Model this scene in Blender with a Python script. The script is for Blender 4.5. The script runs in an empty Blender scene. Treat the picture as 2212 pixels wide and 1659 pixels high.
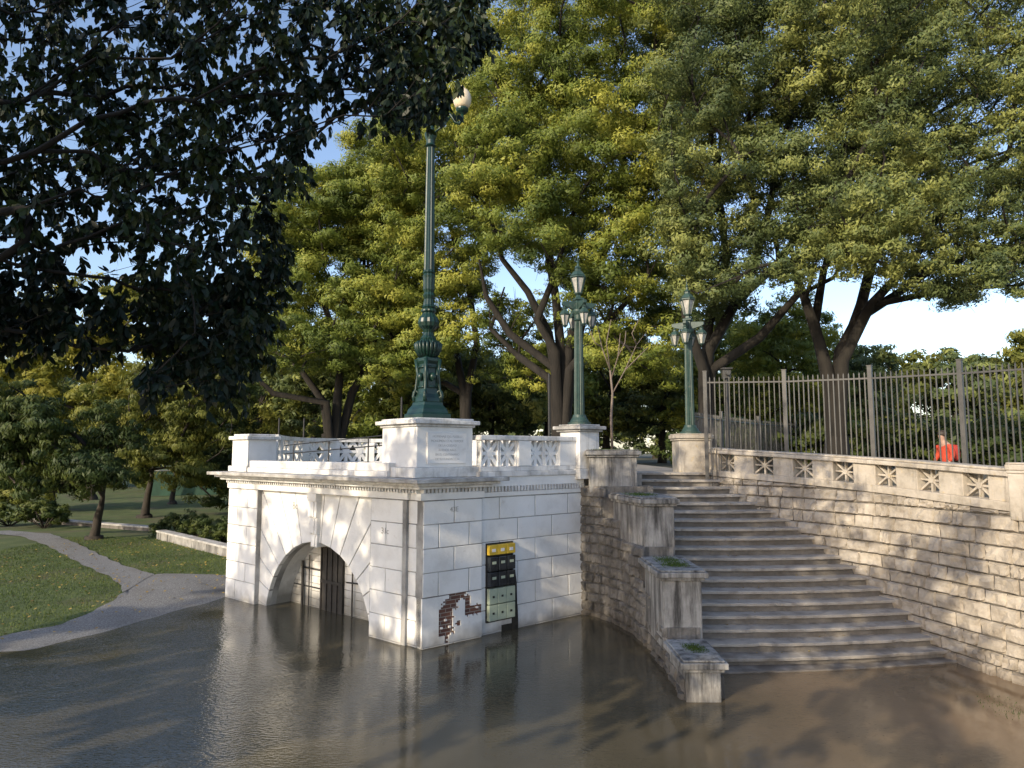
import bpy, bmesh, math, random
import numpy as np
from mathutils import Vector, Matrix
random.seed(7); rng=np.random.default_rng(11)
C=bpy.context.scene.collection
F=1495.0; PIT=math.radians(5.56); CH=3.5
sp,cp=math.sin(PIT),math.cos(PIT)
def ray(px,py):
    x=(px-1106)/F; u=(829.5-py)/F
    return (x, cp-sp*u, sp+cp*u)
def P(px,py,z=0.0):
    d=ray(px,py); t=(z-CH)/d[2]; return Vector((d[0]*t,d[1]*t,z))
def Q(px,py,Y):
    d=ray(px,py); t=Y/d[1]; return Vector((d[0]*t,Y,CH+d[2]*t))
# ------------------------------------------------------------ materials
def N(nt,t,**k):
    n=nt.nodes.new(t)
    for a,b in k.items(): setattr(n,a,b)
    return n
def mk(name,cols,scale=4,rough=.7,metal=0,bump=0,bscale=20,streak=None,wet=None,spec=.5,stretch=(1,1,1),detail=6,second=None):
    m=bpy.data.materials.new(name); m.use_nodes=True; nt=m.node_tree; L=nt.links
    b=nt.nodes['Principled BSDF']; b.inputs['Roughness'].default_value=rough; b.inputs['Metallic'].default_value=metal
    b.inputs['Specular IOR Level'].default_value=spec
    g=N(nt,'ShaderNodeNewGeometry'); mp=N(nt,'ShaderNodeMapping'); mp.inputs['Scale'].default_value=stretch
    L.new(g.outputs['Position'],mp.inputs['Vector'])
    n=N(nt,'ShaderNodeTexNoise'); n.inputs['Scale'].default_value=scale; n.inputs['Detail'].default_value=detail; n.inputs['Roughness'].default_value=.65
    L.new(mp.outputs[0],n.inputs['Vector'])
    r=N(nt,'ShaderNodeValToRGB'); e=r.color_ramp.elements
    while len(e)<len(cols): e.new(.5)
    for i,(p,c) in enumerate(cols): e[i].position=p; e[i].color=(*c,1)
    L.new(n.outputs['Fac'],r.inputs['Fac']); out=r.outputs[0]
    def mixin(fac,colr,cur):
        mx=N(nt,'ShaderNodeMix',data_type='RGBA'); L.new(fac,mx.inputs[0]); L.new(cur,mx.inputs[6]); mx.inputs[7].default_value=(*colr,1); return mx.outputs[2]
    if second:   # (scale,lo,hi,color)
        n2=N(nt,'ShaderNodeTexNoise'); n2.inputs['Scale'].default_value=second[0]; n2.inputs['Detail'].default_value=5
        L.new(g.outputs['Position'],n2.inputs['Vector'])
        q=N(nt,'ShaderNodeMapRange'); q.inputs[1].default_value=second[1]; q.inputs[2].default_value=second[2]; q.inputs[4].default_value=second[4] if len(second)>4 else 1
        L.new(n2.outputs['Fac'],q.inputs[0]); out=mixin(q.outputs[0],second[3],out)
    if streak:   # (color,lo,hi,amount)
        m2=N(nt,'ShaderNodeMapping'); m2.inputs['Scale'].default_value=(5,5,.55); L.new(g.outputs['Position'],m2.inputs['Vector'])
        n3=N(nt,'ShaderNodeTexNoise'); n3.inputs['Scale'].default_value=1.3; n3.inputs['Detail'].default_value=8; n3.inputs['Roughness'].default_value=.7
        L.new(m2.outputs[0],n3.inputs['Vector'])
        q=N(nt,'ShaderNodeMapRange'); q.inputs[1].default_value=streak[1]; q.inputs[2].default_value=streak[2]; q.inputs[4].default_value=streak[3]
        L.new(n3.outputs['Fac'],q.inputs[0]); out=mixin(q.outputs[0],streak[0],out)
    if wet:      # (z0,z1,color,amount): damp band just above the water
        sx=N(nt,'ShaderNodeSeparateXYZ'); L.new(g.outputs['Position'],sx.inputs[0])
        n4=N(nt,'ShaderNodeTexNoise'); n4.inputs['Scale'].default_value=3; L.new(g.outputs['Position'],n4.inputs['Vector'])
        ad=N(nt,'ShaderNodeMath',operation='MULTIPLY_ADD'); L.new(n4.outputs['Fac'],ad.inputs[0]); ad.inputs[1].default_value=-.5; L.new(sx.outputs[2],ad.inputs[2])
        q=N(nt,'ShaderNodeMapRange'); q.inputs[1].default_value=wet[0]-.25; q.inputs[2].default_value=wet[1]-.25; q.inputs[3].default_value=wet[3]; q.inputs[4].default_value=0
        L.new(ad.outputs[0],q.inputs[0]); out=mixin(q.outputs[0],wet[2],out)
    L.new(out,b.inputs['Base Color'])
    if bump:
        nb=N(nt,'ShaderNodeTexNoise'); nb.inputs['Scale'].default_value=bscale; nb.inputs['Detail'].default_value=6
        L.new(mp.outputs[0],nb.inputs['Vector'])
        bp=N(nt,'ShaderNodeBump'); bp.inputs['Strength'].default_value=bump; bp.inputs['Distance'].default_value=.02
        L.new(nb.outputs['Fac'],bp.inputs['Height']); L.new(bp.outputs[0],b.inputs['Normal'])
    return m
def leafmat(name,c0,c1,c2,trans=.3,rough=.55,spec=.3,nscale=.35):
    m=bpy.data.materials.new(name); m.use_nodes=True; nt=m.node_tree; L=nt.links
    b=nt.nodes['Principled BSDF']; b.inputs['Roughness'].default_value=rough; b.inputs['Specular IOR Level'].default_value=spec
    at=N(nt,'ShaderNodeAttribute'); at.attribute_name='v'
    g=N(nt,'ShaderNodeNewGeometry'); n=N(nt,'ShaderNodeTexNoise'); n.inputs['Scale'].default_value=nscale; n.inputs['Detail'].default_value=2
    L.new(g.outputs['Position'],n.inputs['Vector'])
    ad=N(nt,'ShaderNodeMath',operation='MULTIPLY_ADD'); L.new(at.outputs['Fac'],ad.inputs[0]); ad.inputs[1].default_value=.6
    mu=N(nt,'ShaderNodeMath',operation='MULTIPLY_ADD'); L.new(n.outputs['Fac'],mu.inputs[0]); mu.inputs[1].default_value=1.5; mu.inputs[2].default_value=-.52
    L.new(mu.outputs[0],ad.inputs[2])
    r=N(nt,'ShaderNodeValToRGB'); e=r.color_ramp.elements; e.new(.5)
    for i,(p,c) in enumerate([(.1,c0),(.5,c1),(.95,c2)]): e[i].position=p; e[i].color=(*c,1)
    L.new(ad.outputs[0],r.inputs['Fac']); L.new(r.outputs[0],b.inputs['Base Color'])
    t=N(nt,'ShaderNodeBsdfTranslucent'); L.new(r.outputs[0],t.inputs['Color'])
    mx=N(nt,'ShaderNodeMixShader'); mx.inputs[0].default_value=trans
    L.new(b.outputs[0],mx.inputs[1]); L.new(t.outputs[0],mx.inputs[2]); L.new(mx.outputs[0],nt.nodes['Material Output'].inputs['Surface'])
    return m
M={}
M['white']=mk('white_paint',[(.3,(.66,.65,.625)),(.5,(.78,.775,.755)),(.7,(.82,.82,.81))],1.6,.75,bump=.25,bscale=14,streak=((.32,.30,.265),.64,.88,.5),wet=(.0,.28,(.24,.22,.19),.75),second=(7,.64,.76,(.5,.46,.40),.35))
M['whitetop']=mk('weathered_white_paint',[(.3,(.42,.41,.39)),(.5,(.68,.675,.66)),(.7,(.78,.775,.76))],2.2,.8,bump=.35,bscale=16,streak=((.17,.16,.145),.52,.74,.75))
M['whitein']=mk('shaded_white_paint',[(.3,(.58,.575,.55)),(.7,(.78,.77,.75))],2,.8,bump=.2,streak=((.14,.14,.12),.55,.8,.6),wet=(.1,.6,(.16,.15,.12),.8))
M['slab']=mk('cornice_stone',[(.3,(.20,.19,.175)),(.55,(.42,.41,.39)),(.7,(.62,.61,.59))],3,.85,bump=.4,bscale=18)
M['stone']=mk('rock_faced_limestone',[(.25,(.22,.19,.15)),(.5,(.39,.345,.285)),(.75,(.53,.48,.405))],2.6,.9,bump=1,bscale=18,second=(1.1,.52,.72,(.19,.17,.145),.6),wet=(.0,.25,(.12,.10,.08),.8))
M['joint']=mk('mortar',[(.3,(.07,.063,.054)),(.7,(.15,.137,.12))],6,.95,bump=.5)
M['joint2']=mk('painted_wall_joint',[(.35,(.19,.185,.175)),(.65,(.46,.45,.43))],1.5,.95)
M['coping']=mk('weathered_coping',[(.25,(.20,.175,.14)),(.5,(.43,.385,.32)),(.75,(.56,.51,.44))],2.4,.9,bump=.5,bscale=25,streak=((.09,.08,.07),.52,.74,.8),second=(9,.60,.70,(.5,.38,.18),.4))
M['pier']=mk('weathered_concrete',[(.25,(.12,.115,.107)),(.5,(.30,.29,.272)),(.75,(.45,.44,.415))],1.8,.9,bump=.5,bscale=22,streak=((.04,.038,.035),.45,.64,.92),wet=(0,.3,(.09,.08,.07),.6))
M['dstone']=mk('dark_weathered_stone',[(.25,(.075,.07,.062)),(.5,(.18,.167,.15)),(.75,(.32,.30,.27))],2.2,.92,bump=1,bscale=20,streak=((.035,.033,.03),.48,.68,.8),wet=(0,.45,(.07,.06,.05),.7))
M['step']=mk('worn_step_stone',[(.25,(.22,.20,.17)),(.5,(.37,.34,.30)),(.75,(.48,.445,.40))],2.2,.85,bump=.5,bscale=26,second=(4,.54,.72,(.15,.132,.112),.65),wet=(0,.2,(.09,.075,.06),.8))
M['riser']=mk('dark_stained_riser',[(.25,(.085,.075,.064)),(.5,(.16,.145,.127)),(.75,(.27,.245,.215))],2.4,.9,bump=.4,bscale=26)
M['brick']=bpy.data.materials.new('exposed_brick')
def brickmat(m):
    m.use_nodes=True; nt=m.node_tree; L=nt.links; b=nt.nodes['Principled BSDF']; b.inputs['Roughness'].default_value=.95
    uv=N(nt,'ShaderNodeUVMap'); t=N(nt,'ShaderNodeTexBrick')
    t.inputs['Color1'].default_value=(.18,.075,.048,1); t.inputs['Color2'].default_value=(.10,.048,.037,1); t.inputs['Mortar'].default_value=(.28,.24,.20,1)
    t.inputs['Scale'].default_value=1; t.inputs['Brick Width'].default_value=.22; t.inputs['Row Height'].default_value=.07; t.inputs['Mortar Size'].default_value=.008
    L.new(uv.outputs[0],t.inputs['Vector']); L.new(t.outputs[0],b.inputs['Base Color'])
    bp=N(nt,'ShaderNodeBump'); bp.inputs['Strength'].default_value=.8; bp.invert=True; L.new(t.outputs['Fac'],bp.inputs['Height']); L.new(bp.outputs[0],b.inputs['Normal'])
brickmat(M['brick'])
M['green']=mk('dark_green_enamel',[(.3,(.005,.023,.018)),(.7,(.009,.039,.029))],5,.36,bump=.08,bscale=40,second=(14,.62,.72,(.06,.08,.07),.5))
M['green2']=mk('faded_green_enamel',[(.3,(.018,.044,.036)),(.7,(.036,.074,.062))],5,.5,bump=.1,bscale=40,second=(14,.6,.72,(.13,.12,.09),.5))
M['fence']=mk('grey_fence_paint',[(.3,(.050,.049,.046)),(.7,(.085,.082,.076))],6,.5)
M['black']=mk('black_iron',[(.3,(.012,.012,.013)),(.7,(.03,.03,.03))],8,.5)
M['rust']=mk('rusty_dark_metal',[(.3,(.014,.013,.012)),(.7,(.04,.034,.029))],6,.7,bump=.2)
M['yellow']=mk('yellow_plastic',[(.3,(.50,.34,.03)),(.7,(.62,.43,.05))],6,.45)
M['gbox']=mk('grey_green_plastic',[(.3,(.30,.36,.27)),(.7,(.42,.48,.37))],5,.5)
M['smoke']=mk('smoked_plastic',[(.3,(.012,.014,.016)),(.7,(.04,.045,.05))],8,.12)
M['sticker']=mk('white_sticker',[(.3,(.6,.6,.6)),(.7,(.8,.8,.8))],6,.5)
M['globe']=mk('opal_glass_globe',[(.3,(.62,.52,.36)),(.7,(.72,.62,.45))],3,.25)
M['lglass']=mk('dusty_lantern_glass',[(.3,(.26,.26,.24)),(.7,(.55,.53,.48))],8,.12)
M['ground']=mk('park_grass_ground',[(.25,(.035,.048,.014)),(.5,(.065,.095,.025)),(.75,(.12,.14,.045))],1.2,.95,bump=.8,bscale=30,second=(.5,.5,.7,(.10,.085,.05),.7),detail=8)
M['upper']=mk('trodden_park_soil',[(.3,(.05,.055,.025)),(.7,(.12,.105,.07))],.8,.95,bump=.5,bscale=12)
M['floor']=mk('terrace_paving',[(.3,(.22,.20,.18)),(.7,(.34,.32,.29))],3,.9,bump=.3)
M['gravel']=mk('crushed_gravel',[(.3,(.08,.08,.08)),(.5,(.18,.18,.178)),(.7,(.34,.34,.335))],38,.95,bump=1,bscale=45,second=(1.2,.5,.75,(.11,.10,.085),.6))
M['bark']=mk('dark_bark',[(.3,(.007,.006,.005)),(.7,(.026,.022,.017))],5,.95,bump=1,bscale=14,stretch=(1,1,.25))
M['bark2']=mk('brown_grey_bark',[(.3,(.018,.015,.012)),(.7,(.055,.045,.035))],5,.95,bump=.8,bscale=14,stretch=(1,1,.3))
M['twig']=mk('bare_twig_bark',[(.3,(.13,.10,.08)),(.7,(.24,.19,.155))],9,.8)
M['tip']=leafmat('sunlit_feathery_leaf',(.050,.080,.018),(.155,.20,.034),(.38,.38,.065),.28)
M['tip2']=leafmat('grey_green_feathery_leaf',(.038,.062,.028),(.105,.14,.046),(.30,.32,.085),.26)
M['dkleaf']=leafmat('deep_green_leaf',(.020,.038,.013),(.048,.075,.019),(.12,.14,.028),.28)
M['autumn']=leafmat('yellowing_leaf',(.12,.15,.03),(.26,.26,.045),(.42,.37,.06),.5)
M['olive']=leafmat('olive_leaf',(.060,.072,.02),(.13,.15,.03),(.25,.24,.045),.35)
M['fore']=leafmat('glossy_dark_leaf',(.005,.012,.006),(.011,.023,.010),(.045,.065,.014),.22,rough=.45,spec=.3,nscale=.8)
M['grass']=leafmat('grass_blade',(.04,.07,.014),(.08,.125,.024),(.16,.19,.045),.3)
M['moss']=leafmat('bright_grass_blade',(.05,.08,.012),(.08,.13,.02),(.12,.18,.03),.3)
M['fallen']=leafmat('fallen_leaf',(.15,.09,.03),(.28,.20,.05),(.40,.30,.08),.1)
def watermat():
    m=bpy.data.materials.new('murky_rippled_water'); m.use_nodes=True; nt=m.node_tree; L=nt.links
    b=nt.nodes['Principled BSDF']; b.inputs['Roughness'].default_value=.02; b.inputs['IOR'].default_value=1.42
    g=N(nt,'ShaderNodeNewGeometry')
    n=N(nt,'ShaderNodeTexNoise'); n.inputs['Scale'].default_value=.5; n.inputs['Detail'].default_value=6; L.new(g.outputs['Position'],n.inputs['Vector'])
    r=N(nt,'ShaderNodeValToRGB'); r.color_ramp.elements[0].position=.3; r.color_ramp.elements[0].color=(.066,.058,.037,1); r.color_ramp.elements[1].position=.7; r.color_ramp.elements[1].color=(.095,.082,.054,1)
    L.new(n.outputs[0],r.inputs[0])
    sx=N(nt,'ShaderNodeSeparateXYZ'); L.new(g.outputs['Position'],sx.inputs[0])
    q=N(nt,'ShaderNodeMapRange'); q.inputs[1].default_value=1; q.inputs[2].default_value=6; q.interpolation_type='SMOOTHSTEP'; L.new(sx.outputs[0],q.inputs[0])
    q2=N(nt,'ShaderNodeMapRange'); q2.inputs[1].default_value=.3; q2.inputs[2].default_value=.65; q2.inputs[3].default_value=.4; L.new(n.outputs[0],q2.inputs[0])
    mu=N(nt,'ShaderNodeMath',operation='MULTIPLY'); L.new(q.outputs[0],mu.inputs[0]); L.new(q2.outputs[0],mu.inputs[1])
    mx=N(nt,'ShaderNodeMix',data_type='RGBA'); L.new(mu.outputs[0],mx.inputs[0]); L.new(r.outputs[0],mx.inputs[6]); mx.inputs[7].default_value=(.20,.14,.088,1)  # lighter brown towards the right: mud, plus sun glow put into the colour
    L.new(mx.outputs[2],b.inputs['Base Color'])
    mp=N(nt,'ShaderNodeMapping'); mp.inputs['Rotation'].default_value=(0,0,.25); mp.inputs['Scale'].default_value=(1,2.0,1); L.new(g.outputs['Position'],mp.inputs['Vector'])
    a=N(nt,'ShaderNodeTexNoise'); a.inputs['Scale'].default_value=14; a.inputs['Detail'].default_value=2; L.new(mp.outputs[0],a.inputs['Vector'])
    c=N(nt,'ShaderNodeTexNoise'); c.inputs['Scale'].default_value=4.5; c.inputs['Detail'].default_value=2; L.new(mp.outputs[0],c.inputs['Vector'])
    ad=N(nt,'ShaderNodeMath',operation='MULTIPLY_ADD'); L.new(c.outputs[0],ad.inputs[0]); ad.inputs[1].default_value=.6; L.new(a.outputs[0],ad.inputs[2])
    pn=N(nt,'ShaderNodeTexNoise'); pn.inputs['Scale'].default_value=.35; L.new(g.outputs['Position'],pn.inputs['Vector'])
    st_=N(nt,'ShaderNodeMapRange'); st_.inputs[1].default_value=.40; st_.inputs[2].default_value=.60; st_.inputs[3].default_value=.06; st_.inputs[4].default_value=.22; L.new(pn.outputs[0],st_.inputs[0])
    lx=N(nt,'ShaderNodeMapRange'); lx.inputs[1].default_value=-1.5; lx.inputs[2].default_value=-5.5; lx.inputs[3].default_value=1; lx.inputs[4].default_value=3.6; L.new(sx.outputs[0],lx.inputs[0])
    ms=N(nt,'ShaderNodeMath',operation='MULTIPLY'); L.new(st_.outputs[0],ms.inputs[0]); L.new(lx.outputs[0],ms.inputs[1])
    bp=N(nt,'ShaderNodeBump'); bp.inputs['Distance'].default_value=.02; L.new(ms.outputs[0],bp.inputs['Strength']); L.new(ad.outputs[0],bp.inputs['Height']); L.new(bp.outputs[0],b.inputs['Normal'])
    return m
M['water']=watermat()
# ------------------------------------------------------------ builders
def tag(o,label=None,cat=None,group=None,kind=None):
    if label: o['label']=label
    if cat: o['category']=cat
    if group: o['group']=group
    if kind: o['kind']=kind
    return o
def empty(name,loc,label,cat,group=None,kind=None):
    o=bpy.data.objects.new(name,None); C.objects.link(o); o.location=loc; o.empty_display_size=.2
    return tag(o,label,cat,group,kind)
class Fr:
    def __init__(s,O,U,Nn=None):
        s.O=Vector((O[0],O[1],0)); s.U=Vector((U[0],U[1],0)).normalized()
        s.N=Vector((s.U.y,-s.U.x,0)) if Nn is None else Vector(Nn)
    def pt(s,u,z,n=0): return s.O+s.U*u+s.N*n+Vector((0,0,z))
class MB:
    def __init__(s): s.v=[]; s.f=[]
    def add(s,vs,fs):
        k=len(s.v); s.v+= [tuple(a) for a in vs]; s.f+=[tuple(i+k for i in q) for q in fs]; return s
    def ext(s,fr,poly,n0,n1,bev=0):
        n=len(poly); cu=sum(p[0] for p in poly)/n; cz=sum(p[1] for p in poly)/n
        vs=[fr.pt(u,z,n0) for u,z in poly]
        if bev:
            vs+=[fr.pt(u,z,n1-bev) for u,z in poly]
            for u,z in poly:
                du,dz=cu-u,cz-z; l=math.hypot(du,dz) or 1
                vs.append(fr.pt(u+du/l*bev*1.4,z+dz/l*bev*1.4,n1))
            L=3
        else:
            vs+=[fr.pt(u,z,n1) for u,z in poly]; L=2
        fs=[tuple(range(n))[::-1],tuple(range((L-1)*n,L*n))]
        for l in range(L-1):
            for i in range(n):
                j=(i+1)%n; fs.append((l*n+i,l*n+j,(l+1)*n+j,(l+1)*n+i))
        return s.add(vs,fs)
    def rect(s,fr,u0,u1,z0,z1,n0,n1,bev=0): return s.ext(fr,[(u0,z0),(u1,z0),(u1,z1),(u0,z1)],n0,n1,bev)
    def prism(s,poly,z0,z1):
        n=len(poly)
        vs=[(p[0],p[1],z0) for i,p in enumerate(poly)]+[(p[0],p[1],z1) for i,p in enumerate(poly)]
        fs=[tuple(range(n))[::-1],tuple(range(n,2*n))]+[(i,(i+1)%n,n+(i+1)%n,n+i) for i in range(n)]
        return s.add(vs,fs)
    def box(s,x0,x1,y0,y1,z0,z1): return s.prism([(x0,y0),(x1,y0),(x1,y1),(x0,y1)],z0,z1)
    def bar(s,fr,p,q,w,n0,n1):
        dx,dz=q[0]-p[0],q[1]-p[1]; l=math.hypot(dx,dz); ox,oz=-dz/l*w/2,dx/l*w/2
        return s.ext(fr,[(p[0]-ox,p[1]-oz),(q[0]-ox,q[1]-oz),(q[0]+ox,q[1]+oz),(p[0]+ox,p[1]+oz)],n0,n1)
    def tube(s,pts,rad,n=6,cap=True):
        pts=[Vector(p) for p in pts]
        if not isinstance(rad,(list,tuple)): rad=[rad]*len(pts)
        k=len(s.v); ref=None
        for i,p in enumerate(pts):
            d=(pts[min(i+1,len(pts)-1)]-pts[max(i-1,0)]); d=d.normalized() if d.length>1e-6 else Vector((0,0,1))
            if ref is None: ref=d.orthogonal().normalized()
            ref=(ref-d*ref.dot(d)); ref=ref.normalized() if ref.length>1e-4 else d.orthogonal().normalized()
            b=d.cross(ref)
            for j in range(n):
                a=2*math.pi*j/n; s.v.append(tuple(p+(ref*math.cos(a)+b*math.sin(a))*rad[i]))
        for i in range(len(pts)-1):
            for j in range(n):
                j2=(j+1)%n; s.f.append((k+i*n+j,k+i*n+j2,k+(i+1)*n+j2,k+(i+1)*n+j))
        if cap:
            s.f.append(tuple(k+j for j in range(n))[::-1]); e=k+(len(pts)-1)*n; s.f.append(tuple(e+j for j in range(n)))
        return s
    def lathe(s,c,prof,n=20,flute=0,rot=0):
        k=len(s.v)
        for r,z in prof:
            for j in range(n):
                a=rot+2*math.pi*j/n; rr=r*(1-flute*(j%2))
                s.v.append((c[0]+rr*math.cos(a),c[1]+rr*math.sin(a),c[2]+z))
        for i in range(len(prof)-1):
            for j in range(n):
                j2=(j+1)%n; s.f.append((k+i*n+j,k+i*n+j2,k+(i+1)*n+j2,k+(i+1)*n+j))
        s.f.append(tuple(k+j for j in range(n))[::-1]); e=k+(len(prof)-1)*n; s.f.append(tuple(e+j for j in range(n)))
        return s
    def build(s,name,mat,parent=None,smooth=False,bevel=0):
        me=bpy.data.meshes.new(name); wp=Vector((0,0,0)); p=parent
        while p is not None: wp+=Vector(p.location); p=p.parent
        me.from_pydata([(a[0]-wp.x,a[1]-wp.y,a[2]-wp.z) for a in s.v],[],s.f)
        bm=bmesh.new(); bm.from_mesh(me); bmesh.ops.recalc_face_normals(bm,faces=bm.faces); bm.to_mesh(me); bm.free()
        me.materials.append(mat)
        if smooth: me.polygons.foreach_set('use_smooth',[True]*len(me.polygons))
        o=bpy.data.objects.new(name,me); C.objects.link(o)
        if parent is not None: o.parent=parent
        if bevel:
            b=o.modifiers.new('bevel','BEVEL'); b.width=bevel; b.segments=2; b.limit_method='ANGLE'
        return o
def quads(name,mat,parent,V,nv,faces,val,origin=(0,0,0)):
    Nn=V.shape[0]; me=bpy.data.meshes.new(name)
    V=V-np.array(origin)[None,None,:]
    me.vertices.add(Nn*nv); me.vertices.foreach_set('co',V.reshape(-1).astype(np.float32))
    nf=len(faces); fa=np.array(faces)
    idx=(np.arange(Nn)[:,None,None]*nv+fa[None]).reshape(-1)
    me.loops.add(idx.size); me.loops.foreach_set('vertex_index',idx.astype(np.int32))
    k=fa.shape[1]; me.polygons.add(Nn*nf); me.polygons.foreach_set('loop_start',(np.arange(Nn*nf)*k).astype(np.int32))
    me.update(calc_edges=True)
    a=me.attributes.new('v','FLOAT','POINT'); a.data.foreach_set('value',np.repeat(val,nv).astype(np.float32))
    me.materials.append(mat); o=bpy.data.objects.new(name,me); C.objects.link(o)
    if parent is not None: o.parent=parent
    return o
def unit(a): return a/np.maximum(np.linalg.norm(a,axis=-1,keepdims=True),1e-6)
# ------------------------------------------------------------ trees
def inpoly(pl,a,b):
    c=False; j=len(pl)-1
    for i in range(len(pl)):
        if (pl[i][1]>b)!=(pl[j][1]>b) and a<(pl[j][0]-pl[i][0])*(b-pl[i][1])/(pl[j][1]-pl[i][1])+pl[i][0]: c=not c
        j=i
    return c
def poly_clumps(pl,Y0,Y1,cr,n,gaps=()):
    xs=[p[0] for p in pl]; ys=[p[1] for p in pl]; pts=[]; out=[]
    while len(out)<n:
        best=None;bd_=-1
        for _ in range(6):
            for _t in range(200):
                a,b=random.uniform(min(xs),max(xs)),random.uniform(min(ys),max(ys))
                if inpoly(pl,a,b) and not any(math.hypot(a-g[0],b-g[1])<g[2] for g in gaps): break
            d=min([math.hypot(a-p[0],b-p[1]) for p in pts[-60:]] or [1e9])
            if d>bd_: bd_=d;best=(a,b)
        pts.append(best); Y=random.uniform(Y0,Y1); out.append((np.array(Q(best[0],best[1],Y)),cr*random.uniform(.6,1.25)))
    return out
def clumps_of(blobs,cr,k=2.6,flat=.8):
    out=[]
    for b in blobs:
        if len(b)==4 and b[2]>0 and b[3]>12: c=np.array(Q(b[0],b[1],b[2])); R=b[3]*b[2]/F
        else: c=np.array(b[:3]); R=b[3]
        n=int(k*(R/cr)**2)+1
        for i in range(n):
            d=rng.normal(size=3); d/=np.linalg.norm(d); rr=R*rng.uniform(.15,1)**.6
            p=c+d*rr*np.array([1,.9,flat]); out.append((p,cr*rng.uniform(.65,1.15)))
    return out
def skeleton(stems,r0,clumps,seg=1.3,tipr=.02,maxn=400,wander=.35,twigs=3):
    pos=[np.array(stems[0][0],float)]; par=[-1]; plen=[0.0]; att=[]; stemr={0:r0}
    for s in stems:
        prev=0; L=0
        for i,p in enumerate(s[1:]):
            p=np.array(p,float); L+=np.linalg.norm(p-pos[prev]); pos.append(p); par.append(prev); plen.append(L); prev=len(pos)-1
            t=(i+1)/(len(s)-1); stemr[prev]=r0*(1-.72*t)/(1 if len(stems)==1 else 1.25)
            if t>=.45: att.append(prev)
    order=sorted(clumps,key=lambda c:min(np.linalg.norm(c[0]-np.array(s[-1],float)) for s in stems)); tips=[]
    for c,r in order[:maxn]:
        A=np.array([pos[i] for i in att]); d=np.linalg.norm(A-c,axis=1)+.22*np.array([plen[i] for i in att])+np.maximum(0,A[:,2]-c[2]+.3)*1.3
        i=att[int(np.argmin(d))]; a=pos[i]; L=np.linalg.norm(c-a); m=max(2,int(L/seg))
        pdir=(a-pos[par[i]]) if par[i]>=0 else np.array([0,0,1.]); pdir/=max(np.linalg.norm(pdir),1e-6)
        ctrl=a+pdir*L*wander+(c-a)*.2+rng.normal(size=3)*L*.07
        prev=i
        for k in range(1,m+1):
            t=k/m; q=(1-t)**2*a+2*t*(1-t)*ctrl+t*t*c+rng.normal(size=3)*.06*min(L,3)*(1 if k<m else 0)
            pos.append(q); par.append(prev); plen.append(plen[prev]+L/m); prev=len(pos)-1; att.append(prev)
        tips.append((prev,r))
    n=len(pos); w=np.zeros(n); ch=[[] for _ in range(n)]
    for i in range(n):
        if par[i]>=0: ch[par[i]].append(i)
    for i in range(n-1,-1,-1):
        if not ch[i]: w[i]=1
        if par[i]>=0: w[par[i]]+=w[i]
    rad=tipr*np.power(w,.5); sc=r0/rad[0]; rad=rad*min(sc,1.4)
    for i,rr in stemr.items(): rad[i]=max(min(rad[i],rr*1.15),rr*.9)
    mb=MB(); stack=[0]
    while stack:
        s=stack.pop(); chain=[s]; st=[par[s]] if par[s]>=0 else []; cur=s
        while ch[cur]:
            cs=sorted(ch[cur],key=lambda j:-w[j])
            for o in cs[1:]: stack.append(o)
            cur=cs[0]; chain.append(cur)
        full=st+chain; rr=[rad[j] for j in full]
        if st: rr[0]=min(rad[full[0]]*.8,rad[full[1]]*1.15)
        rr[-1]*=.5
        mb.tube([pos[j] for j in full],[float(x) for x in rr],8 if rr[0]>.12 else 5,cap=False)
    for ti,r in tips:
        for _ in range(twigs):
            d=rng.normal(size=3); d/=np.linalg.norm(d); mb.tube([pos[ti],pos[ti]+d*r*.5+np.array([0,0,.1*r]),pos[ti]+d*r*.85],[tipr*.6,tipr*.4,tipr*.2],3,cap=False)
    return mb
def leaves(clumps,n_per,L,W,droop=.4,nsub=11,subr=.32):
    cs=[];ns=[];vs=[]
    for c,r in clumps:
        n=int(n_per*(r**2)); sub=unit(rng.normal(size=(nsub,3)))*r*rng.uniform(.3,1.0,size=(nsub,1))*np.array([1,1,.7])
        sv=rng.uniform(0,1,nsub); k=rng.integers(0,nsub,n); d=unit(rng.normal(size=(n,3)))
        p=sub[k]+d*(r*subr)*rng.uniform(0,1.15,(n,1))**.5*np.array([1.15,1.15,.6])
        cs.append(p+c); ns.append(unit(unit(p)*.8+d*.9+rng.normal(size=(n,3))*.28)); vs.append(.6*sv[k]+.4*rng.uniform(0,1,n))
    c=np.vstack(cs); nn=np.vstack(ns); v=np.concatenate(vs)
    a=np.cross(nn,rng.normal(size=c.shape)); a=unit(unit(a)+np.array([0,0,-droop])); a=unit(a-nn*np.sum(a*nn,axis=1,keepdims=True))
    b=np.cross(nn,a); s=rng.uniform(.6,1.3,(len(c),1))
    a=a*L*s; b=b*W*s
    return np.stack([c-a,c+b*.9-a*.1,c+a,c-b*.9-a*.1],1),v
def finish(root,base,stems,r0,cl,mat,bark,n_per,L,W,seg,droop,wander=.35,tipr=.02):
    mb=skeleton(stems,r0,cl,seg,tipr,wander=wander); s=stems[0]
    mb.tube([base-Vector((0,0,.3)),base+Vector((0,0,.15)),base.lerp(Vector(s[1]),.5)],[r0*1.6,r0*1.3,r0*.95],9,cap=False)
    mb.build('trunk',bark,root,smooth=True)
    V,v=leaves(cl,n_per,L,W,droop)
    quads('crown',mat,root,V,4,[(0,1,2,3)],v,origin=tuple(base))
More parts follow.
